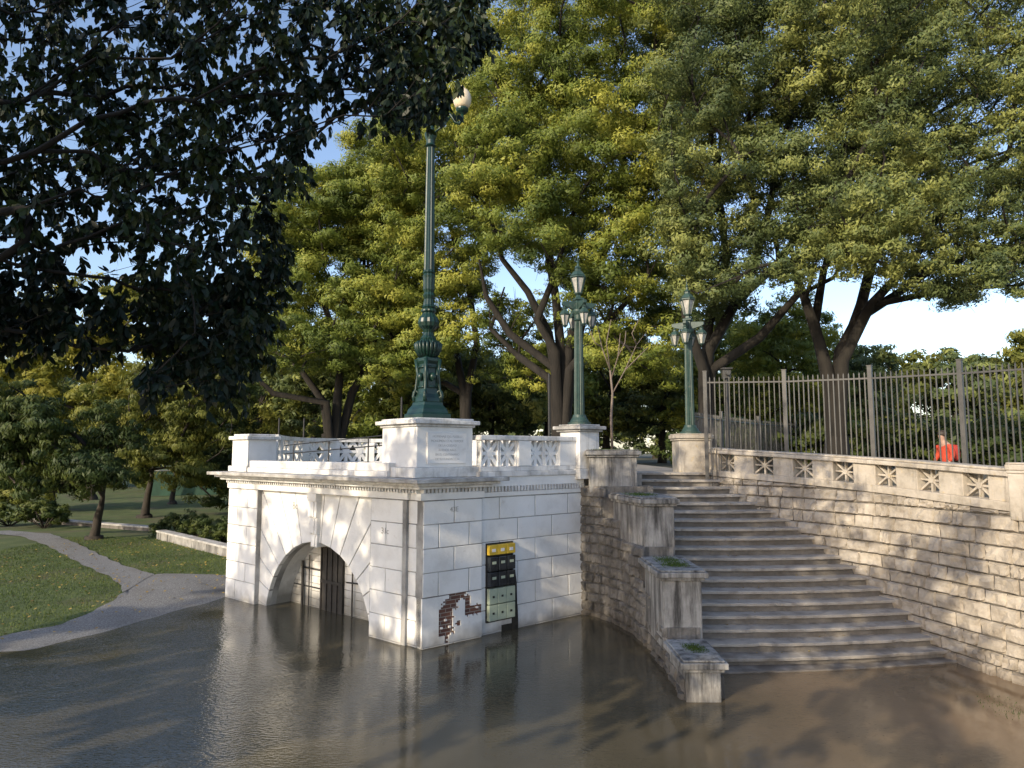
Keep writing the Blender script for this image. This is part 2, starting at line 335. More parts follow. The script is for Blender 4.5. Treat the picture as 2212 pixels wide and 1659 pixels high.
def tree(name,label,base,lean,h,r0,blobs,mat,bark,cr=1.3,n_per=330,L=.13,W=.05,k=2.6,group=None,seg=1.3,droop=.4):
    base=Vector(base); root=empty(name,base,label,'tree',group); cl=clumps_of(blobs,cr,k)
    tr=[base-Vector((0,0,.3))]+[base+Vector((lean[0]*t**1.3+random.uniform(-.05,.05)*h*.3,lean[1]*t,h*t)) for t in (.12,.3,.5,.75,1)]
    finish(root,base,[tr],r0,cl,mat,bark,n_per,L,W,seg,droop)
def bigtree(label,px,Y,zb,r0,stems,pl,Y0,Y1,cr,n,mat,bark,n_per,L,W,gaps=(),group=None,extra=(),name='broad_tree',seg=1.4):
    q=Q(px,975,Y); base=Vector((q.x,Y,zb)); root=empty(name,base,label,'tree',group)
    cl=poly_clumps(pl,Y0,Y1,cr,n,gaps)
    for e in extra: cl+=poly_clumps(*e)
    st=[[base-Vector((0,0,.3))]+[Q(a,b,Y+dy) for a,b,dy in s] for s in stems]
    finish(root,base,st,r0,cl,mat,bark,n_per,L,W,seg,.5,wander=.25,tipr=.02)
ZG=2.95
G1='broad feathery trees behind the terrace'
bigtree('sunlit yellow-green feathery tree left of the tall green lamp post',720,32,ZG,.34,
 [[(700,870,0),(650,800,-.5),(610,740,-1)],[(730,850,0),(740,760,0),(700,660,0),(680,560,0)],[(760,850,.5),(810,760,.5),(800,640,1),(790,500,1)],[(705,870,-.5),(590,850,-1),(540,800,-1.5)]],
 [(540,640),(560,540),(590,440),(660,385),(760,350),(790,290),(840,250),(900,330),(900,700),(860,830),(760,780),(640,800),(540,760),(525,700)],28,35,1.35,140,M['tip'],M['bark'],1100,.085,.031,group=G1)
bigtree('bright green feathery tree directly behind the tall green lamp post',1005,30,ZG,.30,
 [[(1005,860,0),(985,760,0),(930,660,0),(890,560,0)],[(1010,850,0),(1030,740,0),(1010,600,0),(960,450,0)],[(1000,850,.3),(880,780,.3),(830,700,.3)]],
 [(820,280),(900,220),(1010,180),(1060,300),(1080,440),(1060,560),(1020,660),(1010,740),(930,800),(850,800),(820,600)],27,32,1.2,110,M['tip'],M['bark'],1150,.080,.029,group=G1)
bigtree('tall dark-limbed feathery tree behind the three-lantern lamp on the white pier',1212,26,ZG,.32,
 [[(1205,830,0),(1185,720,0),(1140,630,0),(1085,560,-.5),(1060,470,-1)],[(1220,830,0),(1235,720,0),(1290,590,0),(1330,470,0),(1350,330,0)],[(1205,800,0),(1100,720,.5),(1050,640,.5),(1035,560,0)],[(1215,790,0),(1200,640,.6),(1180,520,1),(1170,380,1),(1180,250,1)],[(1190,820,.4),(1120,770,.8),(1060,710,1),(1090,620,1)],[(1235,780,.4),(1270,660,.6),(1250,520,.8)],[(1230,800,-.3),(1310,700,-.6),(1400,600,-.8)],[(1200,760,-.3),(1160,690,-.5),(1200,590,-.6),(1230,480,-.6)]],
 [(1030,110),(1080,40),(1200,-90),(1480,-90),(1480,300),(1470,500),(1430,620),(1330,640),(1250,600),(1170,580),(1080,550),(1010,420),(1000,230)],22.5,29,1.25,205,M['tip'],M['bark'],1150,.074,.028,gaps=[(1090,605,30)],group=G1,extra=[([(1240,590),(1450,600),(1450,800),(1300,800)],24,28,1.0,32),([(1060,640),(1200,660),(1200,830),(1050,820)],27,30,.9,24)])
bigtree('large feathery tree with trunk leaning right behind the stair lamp',1520,23,ZG,.34,
 [[(1525,840,0),(1530,760,0),(1590,650,0),(1680,570,0),(1770,440,0),(1830,300,0)],[(1525,830,0),(1530,700,.4),(1570,560,.8),(1550,400,1),(1560,250,1)],[(1535,800,0),(1640,730,-.5),(1720,640,-.5),(1800,600,-1)],[(1530,760,.3),(1620,600,.6),(1660,460,.9),(1690,300,1)],[(1520,800,-.3),(1480,680,-.5),(1500,560,-.6)]],
 [(1430,-90),(1960,-90),(1960,250),(1880,420),(1800,550),(1700,610),(1620,620),(1560,660),(1470,660),(1440,400)],19,26,1.1,225,M['tip2'],M['bark'],1250,.064,.025,group=G1)
bigtree('rightmost grey-green spreading tree with twin trunks behind the railing fence',1805,22,2.6,.36,
 [[(1808,850,0),(1815,760,0),(1850,690,0),(1930,640,0),(2030,570,-.5),(2130,540,-1)],[(1800,850,0),(1770,740,0),(1740,650,0),(1715,580,0),(1700,450,0)],[(1812,800,0),(1860,660,.5),(1900,500,.8),(1960,330,1),(2050,180,1)],[(1790,830,.3),(1760,700,.6),(1780,580,.9),(1800,460,1)],[(1820,780,-.3),(1880,660,-.5),(1990,540,-.6)]],
 [(1850,-90),(2330,-90),(2330,570),(2180,625),(2060,665),(1980,600),(1880,610),(1810,580),(1790,440),(1880,300)],17.5,24,1.0,225,M['tip2'],M['bark'],1250,.060,.024,gaps=[(1960,650,26)],group=G1)
bigtree('pale green weeping tree seen between the two right-hand trunks',1690,38,2.9,.25,
 [[(1695,840,0),(1700,760,0)]],[(1590,720),(1700,650),(1790,700),(1800,880),(1600,900)],36,40,1.3,44,M['tip'],M['bark2'],420,.16,.038,name='slender_tree')
MR='middle row of trees under the big crowns'
for i,(px,ty) in enumerate([(560,700),(680,720),(800,690),(930,710),(1060,770),(1180,750),(1310,690),(1430,680),(1560,690),(1700,710),(1840,740)]):
    Y=43+random.uniform(-3,4)
    pl=[(px-85,ty+60),(px-30,ty),(px+50,ty+10),(px+95,ty+70),(px+90,920),(px-90,920)]
    bigtree('dim dense tree in the middle row seen between the big dark trunks',px,Y,2.9,.22,[[(px,880,0),(px+10,840,0),(px-15,800,0)],[(px+5,870,0),(px+30,820,0)]],pl,Y-3,Y+3,1.5,28,M[['olive','tip2','tip'][i%3]],M['bark'],290,.17,.065,group=MR,name='park_tree',seg=2)
tree('park_tree','low round dark tree with forked trunk beside the gravel path',P(203,1166,.2),(.25,0,0),1.6,.24,
 [(90,960,25,110),(210,950,25,100),(20,900,25,100),(150,1010,24,70),(250,1030,24,50),(60,1040,24,50),(-40,980,25,90)],M['dkleaf'],M['bark2'],cr=.85,n_per=1100,L=.10,W=.034,k=3,droop=1.6)
tree('park_tree','yellowing leafy tree left of the white building',P(312,1119,.2),(.3,0,0),2.2,.28,
 [(330,900,33,100),(420,870,33,100),(380,1000,32,80),(470,930,33,70),(300,990,33,70),(250,930,34,70),(350,820,34,70),(450,1020,32,50)],M['olive'],M['bark2'],cr=1.0,n_per=850,L=.11,W=.038,k=3,droop=1.6)
tree('park_tree','tall golden autumn tree behind the left lawn',(Q(200,1000,48).x,48,.2),(.5,0,0),6,.35,
 [(290,690,48,90),(190,760,48,100),(60,750,48,100),(330,790,48,90),(100,860,48,90),(-10,830,48,80),(430,800,48,80),(380,720,48,60),(230,860,48,80),(500,850,48,60),(120,660,48,60),(10,700,48,70),(280,640,48,50)],M['autumn'],M['bark2'],cr=1.7,n_per=330,L=.18,W=.07,k=3)
tree('park_tree','dark bushy tree at the far left edge of the lawn',P(112,1105,.2),(-.3,0,0),2.5,.3,
 [(20,1000,38,90),(110,980,38,80),(-50,930,38,90),(60,1060,38,50),(180,1020,38,60)],M['olive'],M['bark2'],cr=1.2,n_per=550,L=.14,W=.05,k=3)
tree('park_tree','slim dark tree standing close to the white building left corner',P(372,1090,.2),(.2,0,0),3,.22,
 [(480,1000,36,70),(440,1040,36,55),(500,930,38,80),(530,870,38,60)],M['dkleaf'],M['bark2'],cr=1.1,n_per=550,L=.14,W=.05,k=3)
for i in range(17):
    px=-250+i*165+random.uniform(-30,30); Y=random.uniform(58,80); low=px<500
    z=.2 if low else 2.9
    py=random.uniform(790,850) if low else random.uniform(815,860)
    if px>1850: py=820
    bl=[(px+random.uniform(-60,60),py+random.uniform(-20,60),Y,random.uniform(60,80)) for _ in range(5)]+[(px-50,925,Y,80),(px+50,925,Y,80)]+([(px+40,1000,Y,80),(px-50,1020,Y,70)] if low else [])
    q=Q(px,975,Y)
    tree('distant_tree','hazy tree in the distant row closing the park',(q.x,Y,z),(.2,0,0),3,.3,bl,M['olive'] if i%2 else M['tip2'],M['bark2'],cr=2.3,n_per=120,L=.28,W=.12,k=2.6,group='distant row of park trees',seg=3)
def shrub(name,label,base,w,h,mat,group=None,n=500,L=.08,W=.03):
    base=Vector(base); root=empty(name,base,label,'shrub',group); mb=MB(); cl=[]
    for i in range(9):
        c=np.array([base.x+random.uniform(-.5,.5)*w,base.y+random.uniform(-.4,.4)*w,base.z+h*random.uniform(.3,.8)]); cl.append((c,min(w,h)*.42))
        mb.tube([base,Vector(base).lerp(Vector(c),.5)+Vector((0,0,.05)),Vector(c)],[.03,.02,.008],5)
    mb.build('stem',M['bark2'],root,smooth=True)
    V,v=leaves(cl,n/ (min(w,h)*.42)**2/9,L,W,-.2); quads('foliage',mat,root,V,4,[(0,1,2,3)],v,origin=tuple(base))
for i,px in enumerate([1530,1610,1700,1790,1880,1970,2060,2150,2240,2330]):
    Y=random.uniform(26,30); q=Q(px,975,Y)
    shrub('dark_shrub','dark shrub in the row behind the railing fence',(q.x,Y,2.4),2.9,2.5,M['dkleaf'],'shrubs behind the railing fence',n=5500,L=.12,W=.055)
for i,(px,py) in enumerate([(365,1165),(410,1172),(455,1182),(500,1190)]):
    q=P(px,py,.25); shrub('planter_shrub','grey-green shrub growing behind the low kerb wall',(q.x,q.y+.9,.2),1.6,1.0,M['dkleaf'],'shrubs behind the low kerb wall',n=3600,L=.06,W=.02)
for i,(px,py,l) in enumerate([(20,1135,'leftmost low dark bush beyond the lawn'),(95,1140,'low dark bush beyond the lawn near the forked tree')]):
    q=P(px,py,.25); shrub('lawn_bush',l,(q.x,q.y,.2),2.4,1.2,M['dkleaf'],n=3600,L=.1,W=.04)
def foreground():
    base=Vector((-10.5,-1.5,-.3)); root=empty('overhanging_tree',base,'dark glossy-leaved tree whose branches hang over the upper left of the view','tree')
    pl=[(-120,-120),(1000,-120),(1050,0),(1040,80),(1000,150),(920,240),(860,270),(780,235),(700,235),(650,300),(640,390),(600,430),(560,450),(590,500),(610,600),(570,680),(560,780),(480,850),(430,790),(330,840),(280,740),(330,640),(290,560),(230,490),(180,560),(160,660),(60,700),(-120,760)]
    gaps=[(45,85,40),(200,585,75),(30,335,36),(480,400,12),(110,520,34),(15,560,34),(150,430,14),(1006,185,44)]
    cl=poly_clumps(pl,5.2,7.8,.24,640,gaps)
    cl+=poly_clumps([(300,620),(560,600),(580,700),(550,780),(440,830),(330,780)],5.8,7.2,.24,65,gaps)
    cl+=poly_clumps([(-80,610),(60,610),(250,650),(270,720),(200,790),(150,730),(60,760),(-80,760)],5.4,6.6,.22,36)
    cl+=poly_clumps([(800,20),(1010,10),(1060,80),(1010,150),(960,230),(900,270),(850,250)],6.6,7.6,.2,80,gaps)
    over=[]  # unseen leaf curtain added outside the view, shaped to shade stairs and facade
    for ix in range(10):
        X=-18.6+ix*1.7
        ztop=10.6 if X<-6.2 else 8.9
        z=5.4
        while z<ztop:
            over.append((X+random.uniform(-.4,.4),1.2+random.uniform(-1.6,.8),z+random.uniform(-.3,.3),1.3)); z+=1.3
    over=[o for i,o in enumerate(over) if not(-16.5<o[0]<-12.2 and 6.3<o[2]<9.8 and i%2==0)]
    cl2=clumps_of(over,.6,2.4,.9)
    st=[[base,base+Vector((.2,.3,2)),base+Vector((1,.6,4)),base+Vector((2.2,1.6,6.3)),base+Vector((3.4,2.6,8.2)),base+Vector((4.6,4.0,9.4))],
        [base,base+Vector((-.3,.5,3.5)),base+Vector((-1.6,1.2,5.5)),base+Vector((-4,2,7)),base+Vector((-6,2.5,8))]]
    mb=skeleton(st,.24,cl2+cl,.5,.0021,maxn=1800,wander=.2,twigs=2)
    mb.build('trunk',M['bark'],root,smooth=True)
    Vs=[];vals=[]
    def whorls(cls,per,L,W):
        for c,r in cls:
            for _ in range(per):
                d=rng.normal(size=3); d/=np.linalg.norm(d); o=c+d*r*rng.uniform(.1,1.05)*np.array([1,1,1.1])
                m=rng.integers(6,10); ax=unit(d*.5+np.array([0,0,-.7])+rng.normal(size=3)*.4); t1=unit(np.cross(ax,rng.normal(size=3))); t2=np.cross(ax,t1); sv=rng.uniform(0,1)
                for j in range(m):
                    an=2*math.pi*j/m+rng.uniform(-.5,.5); out=t1*math.cos(an)+t2*math.sin(an); o2=o-ax*rng.uniform(0,.06)
                    a=unit(out*rng.uniform(.2,.8)+ax*.7+np.array([0,0,-.6])); l=L*rng.uniform(.6,1.25); s=unit(np.cross(a,ax)); nn=np.cross(s,a)
                    b=s*W*l/L; u=-nn*W*.25; p0=o2; p1=o2+a*l*2
                    g=nn*-.2*l
                    Vs.append([p0,p0+a*l*.8+b+u,p0+a*l*1.5+b*.85+u+g*.4,p1+g,p0+a*l*1.5-b*.85+u+g*.4,p0+a*l*.8-b+u]); vals.append(.5*sv+.5*rng.uniform())
    whorls(cl,10,.046,.0185)
    whorls(cl2,12,.13,.055)
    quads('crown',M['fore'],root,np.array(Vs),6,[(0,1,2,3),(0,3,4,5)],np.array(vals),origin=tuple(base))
foreground()
# ------------------------------------------------------------ setting
SX=[-60,-30,-12,-9.1,-8.3,-7.9,-7.3,-6.9,-6]; SY=[2,8,12.0,12.75,13.5,14.6,16.2,17.1,19]
def hgt(x,y):
    g=np.interp(x,SX,SY); d=y-g+.18*math.sin(x*2.1)+.1*math.sin(x*5+y*3)
    if x>-6: d=-2
    return max(-.45,min(.22,d*.055))+.01*math.sin(x*3)*math.sin(y*2.3)
def land(name):
    xs=list(np.arange(-30,-5.5,.35)); ys=list(np.arange(9,45,.4)); mb=MB(); nx=len(xs)
    for y in ys:
        for x in xs: mb.v.append((x,y,hgt(x,y)))
    for j in range(len(ys)-1):
        for i in range(nx-1): mb.f.append((j*nx+i,j*nx+i+1,(j+1)*nx+i+1,(j+1)*nx+i))
    x0,x1,y0,y1=xs[0],xs[-1],ys[0],ys[-1]
    k=len(mb.v)
    mb.v+=[(x0,y1,.2),(x1,y1,.2),(x0,900,.2),(x1,900,.2),(-700,y1,.2),(-700,900,.2),(-700,9,-.02),(x0,9,.2),(x1,y0,-.45),(900,y0,-.45),(900,900,-.45),(-700,-200,-.45),(900,-200,-.45),(x0,y0,-.45),(-700,y0,-.45)]
    mb.f+=[(k,k+1,k+3,k+2),(k+4,k,k+2,k+5),(k+6,k+7,k,k+4),(k+1,k+8,k+9,k+10,k+3),(k+11,k+12,k+9,k+8,k+13,k+14)]
    return tag(mb.build(name,M['ground'],smooth=True),kind='structure')
land('ground')
tag(MB().add([(-200,-60,0),(60,-60,0),(60,30,0),(-200,30,0)],[(0,1,2,3)]).build('water',M['water']),kind='structure')
def ribbon(name,e1,e2,dz,n=40,m=8):
    def samp(e,t):
        L=[0]
        for i in range(1,len(e)): L.append(L[-1]+(e[i]-e[i-1]).length)
        s=t*L[-1]
        for i in range(1,len(e)):
            if s<=L[i]+1e-6: return e[i-1].lerp(e[i],(s-L[i-1])/(L[i]-L[i-1]))
        return e[-1]
    mb=MB()
    for i in range(n+1):
        a,b=samp(e1,i/n),samp(e2,i/n)
        for j in range(m+1):
            q=a.lerp(b,j/m); w=.05*math.sin(i*1.7+j*9); mb.v.append((q.x+w*(j in(0,m)),q.y,hgt(q.x,q.y)+dz))
    for i in range(n):
        for j in range(m): k=i*(m+1)+j; mb.f.append((k,k+1,k+m+2,k+m+1))
    return tag(mb.build(name,M['gravel'],smooth=True),kind='structure')
g=lambda L:[P(a,b,.10) for a,b in L]
E1=[(-400,1420),(0,1368),(130,1347),(230,1313),(268,1290),(290,1264),(340,1250),(485,1252),(520,1254)]
E2=[(-400,1480),(0,1404),(150,1390),(250,1356),(300,1338),(350,1328),(420,1306),(490,1291),(525,1286)]
ribbon('gravel_path',g(E1),g(E2),.016)
ribbon('park_path',g([(-60,1158),(45,1166),(100,1187),(180,1232),(245,1262),(268,1291)]),g([(20,1153),(110,1161),(165,1182),(215,1207),(262,1230),(330,1252)]),.024)
def cat(pts,n=8):
    out=[]; pts=[Vector((*p,0)) if len(p)==2 else Vector(p) for p in pts]
    for i in range(len(pts)-1):
        p0=pts[max(i-1,0)];p1=pts[i];p2=pts[i+1];p3=pts[min(i+2,len(pts)-1)]
        for k in range(n):
            t=k/n; out.append(.5*((2*p1)+(p2-p0)*t+(2*p0-5*p1+4*p2-p3)*t*t+(3*p1-p0-3*p2+p3)*t**3))
    out.append(pts[-1]); return out
class Path:
    def __init__(s,pts):
        s.p=cat(pts,10); s.L=[0]
        for i in range(1,len(s.p)): s.L.append(s.L[-1]+(s.p[i]-s.p[i-1]).length)
        s.len=s.L[-1]
    def at(s,t):
        t=max(0,min(s.len,t)); i=1
        while i<len(s.L)-1 and s.L[i]<t: i+=1
        a,b=s.p[i-1],s.p[i]; k=(t-s.L[i-1])/max(1e-9,(s.L[i]-s.L[i-1])); d=(b-a).normalized(); return a.lerp(b,k),d
    def off(s,t,o):
        q,d=s.at(t); return q+Vector((-d.y,d.x,0))*o
WP=Path([(4.72,17.0),(5.05,16.2),(5.92,15.25),(6.58,14.18),(7.06,13.2),(7.34,12.2),(7.62,11.1),(7.95,10.0),(8.35,8.6),(8.75,7)])
def zg(x,y):
    t=max(0,min(1,(x-4.5)/4.5)); return 2.9-.6*t if y<24 else 2.9-.4*t
bp=[(-7.6,26),(-4,28),(4.9,28),(4.95,17.3)]+[(WP.off(t,.3).x,WP.off(t,.3).y) for t in np.linspace(.3,WP.len,14)]+[(30,6),(60,8),(200,300),(-120,300),(-14,60)]
def uground():
    me=MB(); me.v=[(x,y,zg(x,y)) for x,y in bp]; me.f=[tuple(range(len(bp)))]
    k=len(me.v); me.v+=[(-11,27,.1),(-20,60,.1),(-160,300,.1)]; me.f+=[(0,k,k+1,len(bp)-1),(len(bp)-1,k+1,k+2,len(bp)-2)]
    o=me.build('upper_ground',M['upper']); bm=bmesh.new(); bm.from_mesh(o.data); bmesh.ops.triangulate(bm,faces=bm.faces); bmesh.ops.recalc_face_normals(bm,faces=bm.faces); bm.to_mesh(o.data); bm.free(); tag(o,kind='structure')
uground()
# ------------------------------------------------------------ white building
A=Vector((-6.95,17.2,0)); Cn=Vector((-1.66,12.7,0)); R=Vector((1.49,15.35,0))
FL=Fr(A,Cn-A); LL=(Cn-A).length; FR=Fr(Cn,R-Cn); LR=(R-Cn).length+.1
bd=empty('white_arched_building',(Cn.x,Cn.y,0),'white painted block-stone terrace building with an arch standing in floodwater','building')
rows=[-.41+.43*i for i in range(8)]
GA=.009
def courses(mb,fr,u0,u1,n0,n1,L=.95,off=0,z1=2.6,skip=None):
    for i in range(7):
        a=u0-(L*.5 if (i+off)%2 else 0)
        while a<u1-1e-3:
            b=min(a+L,u1); aa=max(a,u0)
            if b-aa<.12 and b<u1: a+=L; continue
            if u1-b<.14: b=u1
            if not(skip and skip(aa,b,rows[i])):
                mb.rect(fr,aa+GA,b-GA,rows[i]+GA,rows[i+1]-GA,n0,n1-random.uniform(0,.004),.008)
            a=b if b==u1 else a+L
            if b==u1: break
back=MB(); blk=MB()
uc,zc,RA=3.57,-.34,1.92; U0,U1=1.35,5.55
def arcp(a,r=RA): return (uc+r*math.cos(a),zc+r*math.sin(a))
def outp(a):
    c,s=math.cos(a),math.sin(a); ts=[]
    if c>1e-6: ts.append((U1-uc)/c)
    if c<-1e-6: ts.append((U0-uc)/c)
    if s>1e-6: ts.append((2.6-zc)/s)
    t=min(ts); return (uc+t*c,zc+t*s)
corners=sorted([math.atan2(2.6-zc,U1-uc),math.atan2(2.6-zc,U0-uc)])
angs=sorted(set([math.pi*i/48 for i in range(49)]+corners))
for a,b in zip(angs,angs[1:]): back.ext(FL,[arcp(a),outp(a),outp(b),arcp(b)],-.35,-.112)
back.rect(FL,0,U0,-.4,2.6,-.35,.006); back.rect(FL,U1,LL-.36,-.4,2.6,-.35,.016); back.rect(FL,0.0,LL-.36,2.6,3.0,-.35,-.05)
back.rect(FL,LL-.36,LL-.02,-.4,3.0,-.35,-.054)
back.rect(FR,1.37,LR,-.4,3.0,-.35,-.014)
back.rect(FR,.02,1.37,.88,3.0,-.35,.055); back.rect(FR,.02,1.37,-.4,.02,-.35,.05); back.rect(FR,.02,.28,.02,.88,-.35,.028)
back.build('backing_wall',M['joint2'],bd)
nv=17
for i in range(nv):
    a,b=math.pi*i/nv,math.pi*(i+1)/nv; g2=GA/RA
    poly=[arcp(a+g2*1.2),outp(a+g2*.9)]+[outp(c) for c in corners if a<c<b]+[outp(b-g2*.9),arcp(b-g2*1.2)]
    blk.ext(FL,poly,-.2,-.095-random.uniform(0,.003),.006)
courses(blk,FL,0.0,1.345,-.2,.02,L=.9); courses(blk,FL,5.555,6.495,-.2,.03,L=.93)
courses(blk,FL,6.50,LL-.005,-.2,-.04,L=.6)
courses(blk,FR,1.375,LR,-.2,.0,L=.95,off=1)
def sk(a,b,z): return z>=0 and z<.7
courses(blk,FR,0.02,1.37,-.2,.07,L=.69,skip=sk)
EX=[(.62,1.06,.76,.88),(.46,.80,.56,.80),(.38,.72,.16,.62),(1.10,1.38,.44,.62),(.96,1.10,.44,.80),(.78,.88,.30,.38),(.52,.60,-.1,.2)]
nu,nz=30,26
for i in range(nu):
    for j in range(nz):
        a,b=.02+1.35*i/nu,.02+1.35*(i+1)/nu; z0,z1=.025+.845*j/nz+.0,.025+.845*(j+1)/nz
        cu,cz=(a+b)/2+random.uniform(-.02,.02),(z0+z1)/2+random.uniform(-.02,.02)
        if any(e[0]<cu<e[1] and e[2]<cz<e[3] for e in EX) and random.random()>.04: continue
        blk.rect(FR,a,b,z0,z1,-.1,.066)
blk.build('block_facing',M['white'],bd)
bk=MB().rect(FR,.1,1.372,.0,.88,-.05,.035).build('exposed_brick_patch',M['brick'],bd)
uvl=bk.data.uv_layers.new(name='UVMap')
for lp in bk.data.loops:
    co=bk.data.vertices[lp.vertex_index].co+Vector(bd.location); d=co-FR.O; uvl.data[lp.index].uv=(d.dot(FR.U),co.z)
tr=MB()
tr.rect(FL,-.03,LL-.3,2.612,2.74,-.1,.045); tr.rect(FL,LL-.3,LL+.03,2.612,2.74,-.1,-.015)
tr.rect(FR,-.05,1.41,2.612,2.74,-.1,.085); tr.rect(FR,1.41,LR,2.612,2.70,-.1,.02)
tr.rect(FR,1.41,LR,2.81,3.0,-.1,.03)
tr.build('frieze',M['white'],bd,bevel=.006)
dn=MB()
x=0
while x<LL-.05: dn.rect(FL,x,x+.045,2.745,2.81,-.05,.09); x+=.085
x=0
while x<LR-.05: dn.rect(FR,x,x+.045,2.745 if x<1.41 else 2.71,2.81,-.05,.105 if x<1.41 else .05); x+=.085
dn.build('dentil_band',M['whitetop'],bd)
def offs(p,fr,du,dn_): return p+fr.U*du+fr.N*dn_
def corner(o1,o2):
    a=FL.O+FL.N*o1; b=FR.O+FR.N*o2; d=FL.U; e=FR.U; r=b-a; den=d.x*e.y-d.y*e.x; t=(r.x*e.y-r.y*e.x)/den; return a+d*t
def slabpoly(o,end): 
    return [offs(A,FL,-o,o),corner(o,o),offs(Cn,FR,end,o),offs(Cn,FR,end,-.3),corner(-.3,-.3),offs(A,FL,-.0,-.6)]
cs=MB(); cs.prism([(p.x,p.y) for p in slabpoly(.17,1.55)],2.815,2.875); cs.prism([(p.x,p.y) for p in slabpoly(.27,1.65)],2.878,2.93)
cs.build('cornice_moulding',M['whitetop'],bd,bevel=.012)
cs=MB(); cs.prism([(p.x,p.y) for p in slabpoly(.40,1.78)],2.933,3.01); cs.build('cornice_slab',M['slab'],bd,bevel=.012)
ks=MB()
for i,(w0,w1,z0,z1,nn) in enumerate([(.11,.13,1.48,1.75,-.06),(.13,.15,1.75,2.1,-.03),(.15,.165,2.1,2.45,.0),(.165,.17,2.45,2.61,.03)]):
    ks.ext(FL,[(uc-w0,z0),(uc+w0,z0),(uc+w1,z1),(uc-w1,z1)],-.3,nn+.02)
    if i<3: ks.ext(FL,[(uc-w0*.5,z0+.02),(uc+w0*.5,z0+.02),(uc+w1*.5,z1-.02),(uc-w1*.5,z1-.02)],nn,nn+.04)
ks.build('keystone',M['white'],bd,bevel=.012)
tn=MB()
for i in range(40):
    a,b=math.pi*i/40,math.pi*(i+1)/40
    tn.ext(FL,[arcp(a,RA+.004),arcp(a,RA+.12),arcp(b,RA+.12),arcp(b,RA+.004)],-.72,-.352)
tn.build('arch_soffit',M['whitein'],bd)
iw=MB()
for i in range(12): iw.rect(FL,1.4,5.7,-.3+.165*i+.008,-.3+.165*(i+1)-.008,-.9,-.73,.008)
MB().rect(FL,1.3,5.75,-.4,2.3,-.95,-.75).build('inner_wall_backing',M['joint2'],bd)
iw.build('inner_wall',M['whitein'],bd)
dr=MB().rect(FL,2.93,3.75,-.3,1.42,-.72,-.69)
for i in range(5): dr.rect(FL,2.93+.195*i,2.97+.195*i,-.3,1.42,-.69,-.665)
dr.rect(FL,2.93,3.75,.6,.66,-.69,-.66); dr.rect(FL,2.93,3.75,1.36,1.42,-.69,-.66)
dr.build('metal_door',M['rust'],bd)
for pts_,r_ in (((2.24,-.2,2.24,1.0),.035),((2.50,-.2,2.50,1.15),.018),((1.9,.45,2.9,.45),.015),((2.24,.85,2.9,.85),.015),((3.9,.7,4.9,.75),.018),((4.1,-.2,4.1,1.2),.02)):
    MB().tube([FL.pt(pts_[0],pts_[1],-.67),FL.pt(pts_[2],pts_[3],-.67)],r_).build('drain_pipe',M['black'],bd)
pf=lambda p:(p.x,p.y)
tp=[pf(offs(A,FL,.15,-.3)),pf(corner(-.3,-.3)),pf(offs(Cn,FR,LR-.02,-.3)),(2.9,15.6),(2.95,17.18),(4.9,17.18),(5,28.2),(-4,28.2),(-6.9,27.4),(-8,25),(-7.5,21)]
MB().prism(tp,2.65,2.99).build('terrace_floor',M['floor'],bd)
tq=[pf(offs(A,FL,.4,-1.0)),pf(offs(Cn,FL,-.9,-1.0)),pf(offs(Cn,FR,.9,-.37)),pf(offs(Cn,FR,LR-.05,-.37)),(2.6,15.8),(2.95,17.3),(4.9,17.3),(4.95,28),(-4,28),(-6.8,27.2),(-7.8,25),(-7.3,21)]
MB().prism(tq,-.4,2.645).build('terrace_core',M['dstone'],bd)
MB().rect(FL,-.02,.3,-.4,2.9,-1.9,-.36).build('end_wall',M['white'],bd)
pl=MB(); pl.rect(FL,.9,LL-.9,3.012,3.12,-.32,.05); pl.rect(FL,.9,LL-.9,3.122,3.28,-.28,.0); pl.build('low_parapet',M['whitetop'],bd,bevel=.012)
pb=MB(); pb.rect(FR,1.3,LR,3.0,3.10,-.35,.06); pb.build('parapet_base',M['whitetop'],bd,bevel=.01)
def text(s,fr,u,z,n,size,mat,parent,name):
    cu=bpy.data.curves.new(name,'FONT'); cu.body=s; cu.size=size; cu.extrude=.001; cu.align_x='CENTER'; cu.align_y='CENTER'
    o=bpy.data.objects.new(name,cu); C.objects.link(o); X=fr.U; Zz=fr.N
    me=bpy.data.meshes.new_from_object(o.evaluated_get(bpy.context.evaluated_depsgraph_get())) ; bpy.data.objects.remove(o)
    m=Matrix.Identity(4); Y=Vector((0,0,1))
    for i in range(3): m[i][0]=X[i]; m[i][1]=Y[i]; m[i][2]=Zz[i]
    p=fr.pt(u,z,n); wp=Vector((0,0,0)); q=parent
    while q is not None: wp+=Vector(q.location); q=q.parent
    for i in range(3): m[i][3]=p[i]-wp[i]
    me.transform(m); me.materials.clear(); me.materials.append(mat); o=bpy.data.objects.new(name,me); C.objects.link(o); o.parent=parent; return o
M['pencil']=mk('faded_grey_mark',[(.3,(.25,.24,.22)),(.7,(.45,.44,.41))],8,.9)
M['engrave']=mk('shallow_engraving',[(.3,(.46,.455,.44)),(.7,(.62,.61,.59))],8,.9)
text('43E',FR,.70,2.42,.0735,.13,M['pencil'],bd,'painted_mark'); text('31c',FL,6.0,2.0,.0335,.16,M['pencil'],bd,'painted_mark')
text('8c',FL,2.75,2.3,-.0915,.22,M['pencil'],bd,'painted_mark')
V_=FR.U; W_=Vector((-V_.y,V_.x,0))
def pq(v0,v1,w0,w1,m=0): return [pf(Cn+V_*a+W_*b) for a,b in ((v0-m,w0-m),(v1+m,w0-m),(v1+m,w1+m),(v0-m,w1+m))]
pc=Cn+V_*.65+W_*.8
pd=empty('lamp_pedestal',(pc.x,pc.y,3.0),'large white square pedestal with engraved plaque under the tall green lamp','pedestal')
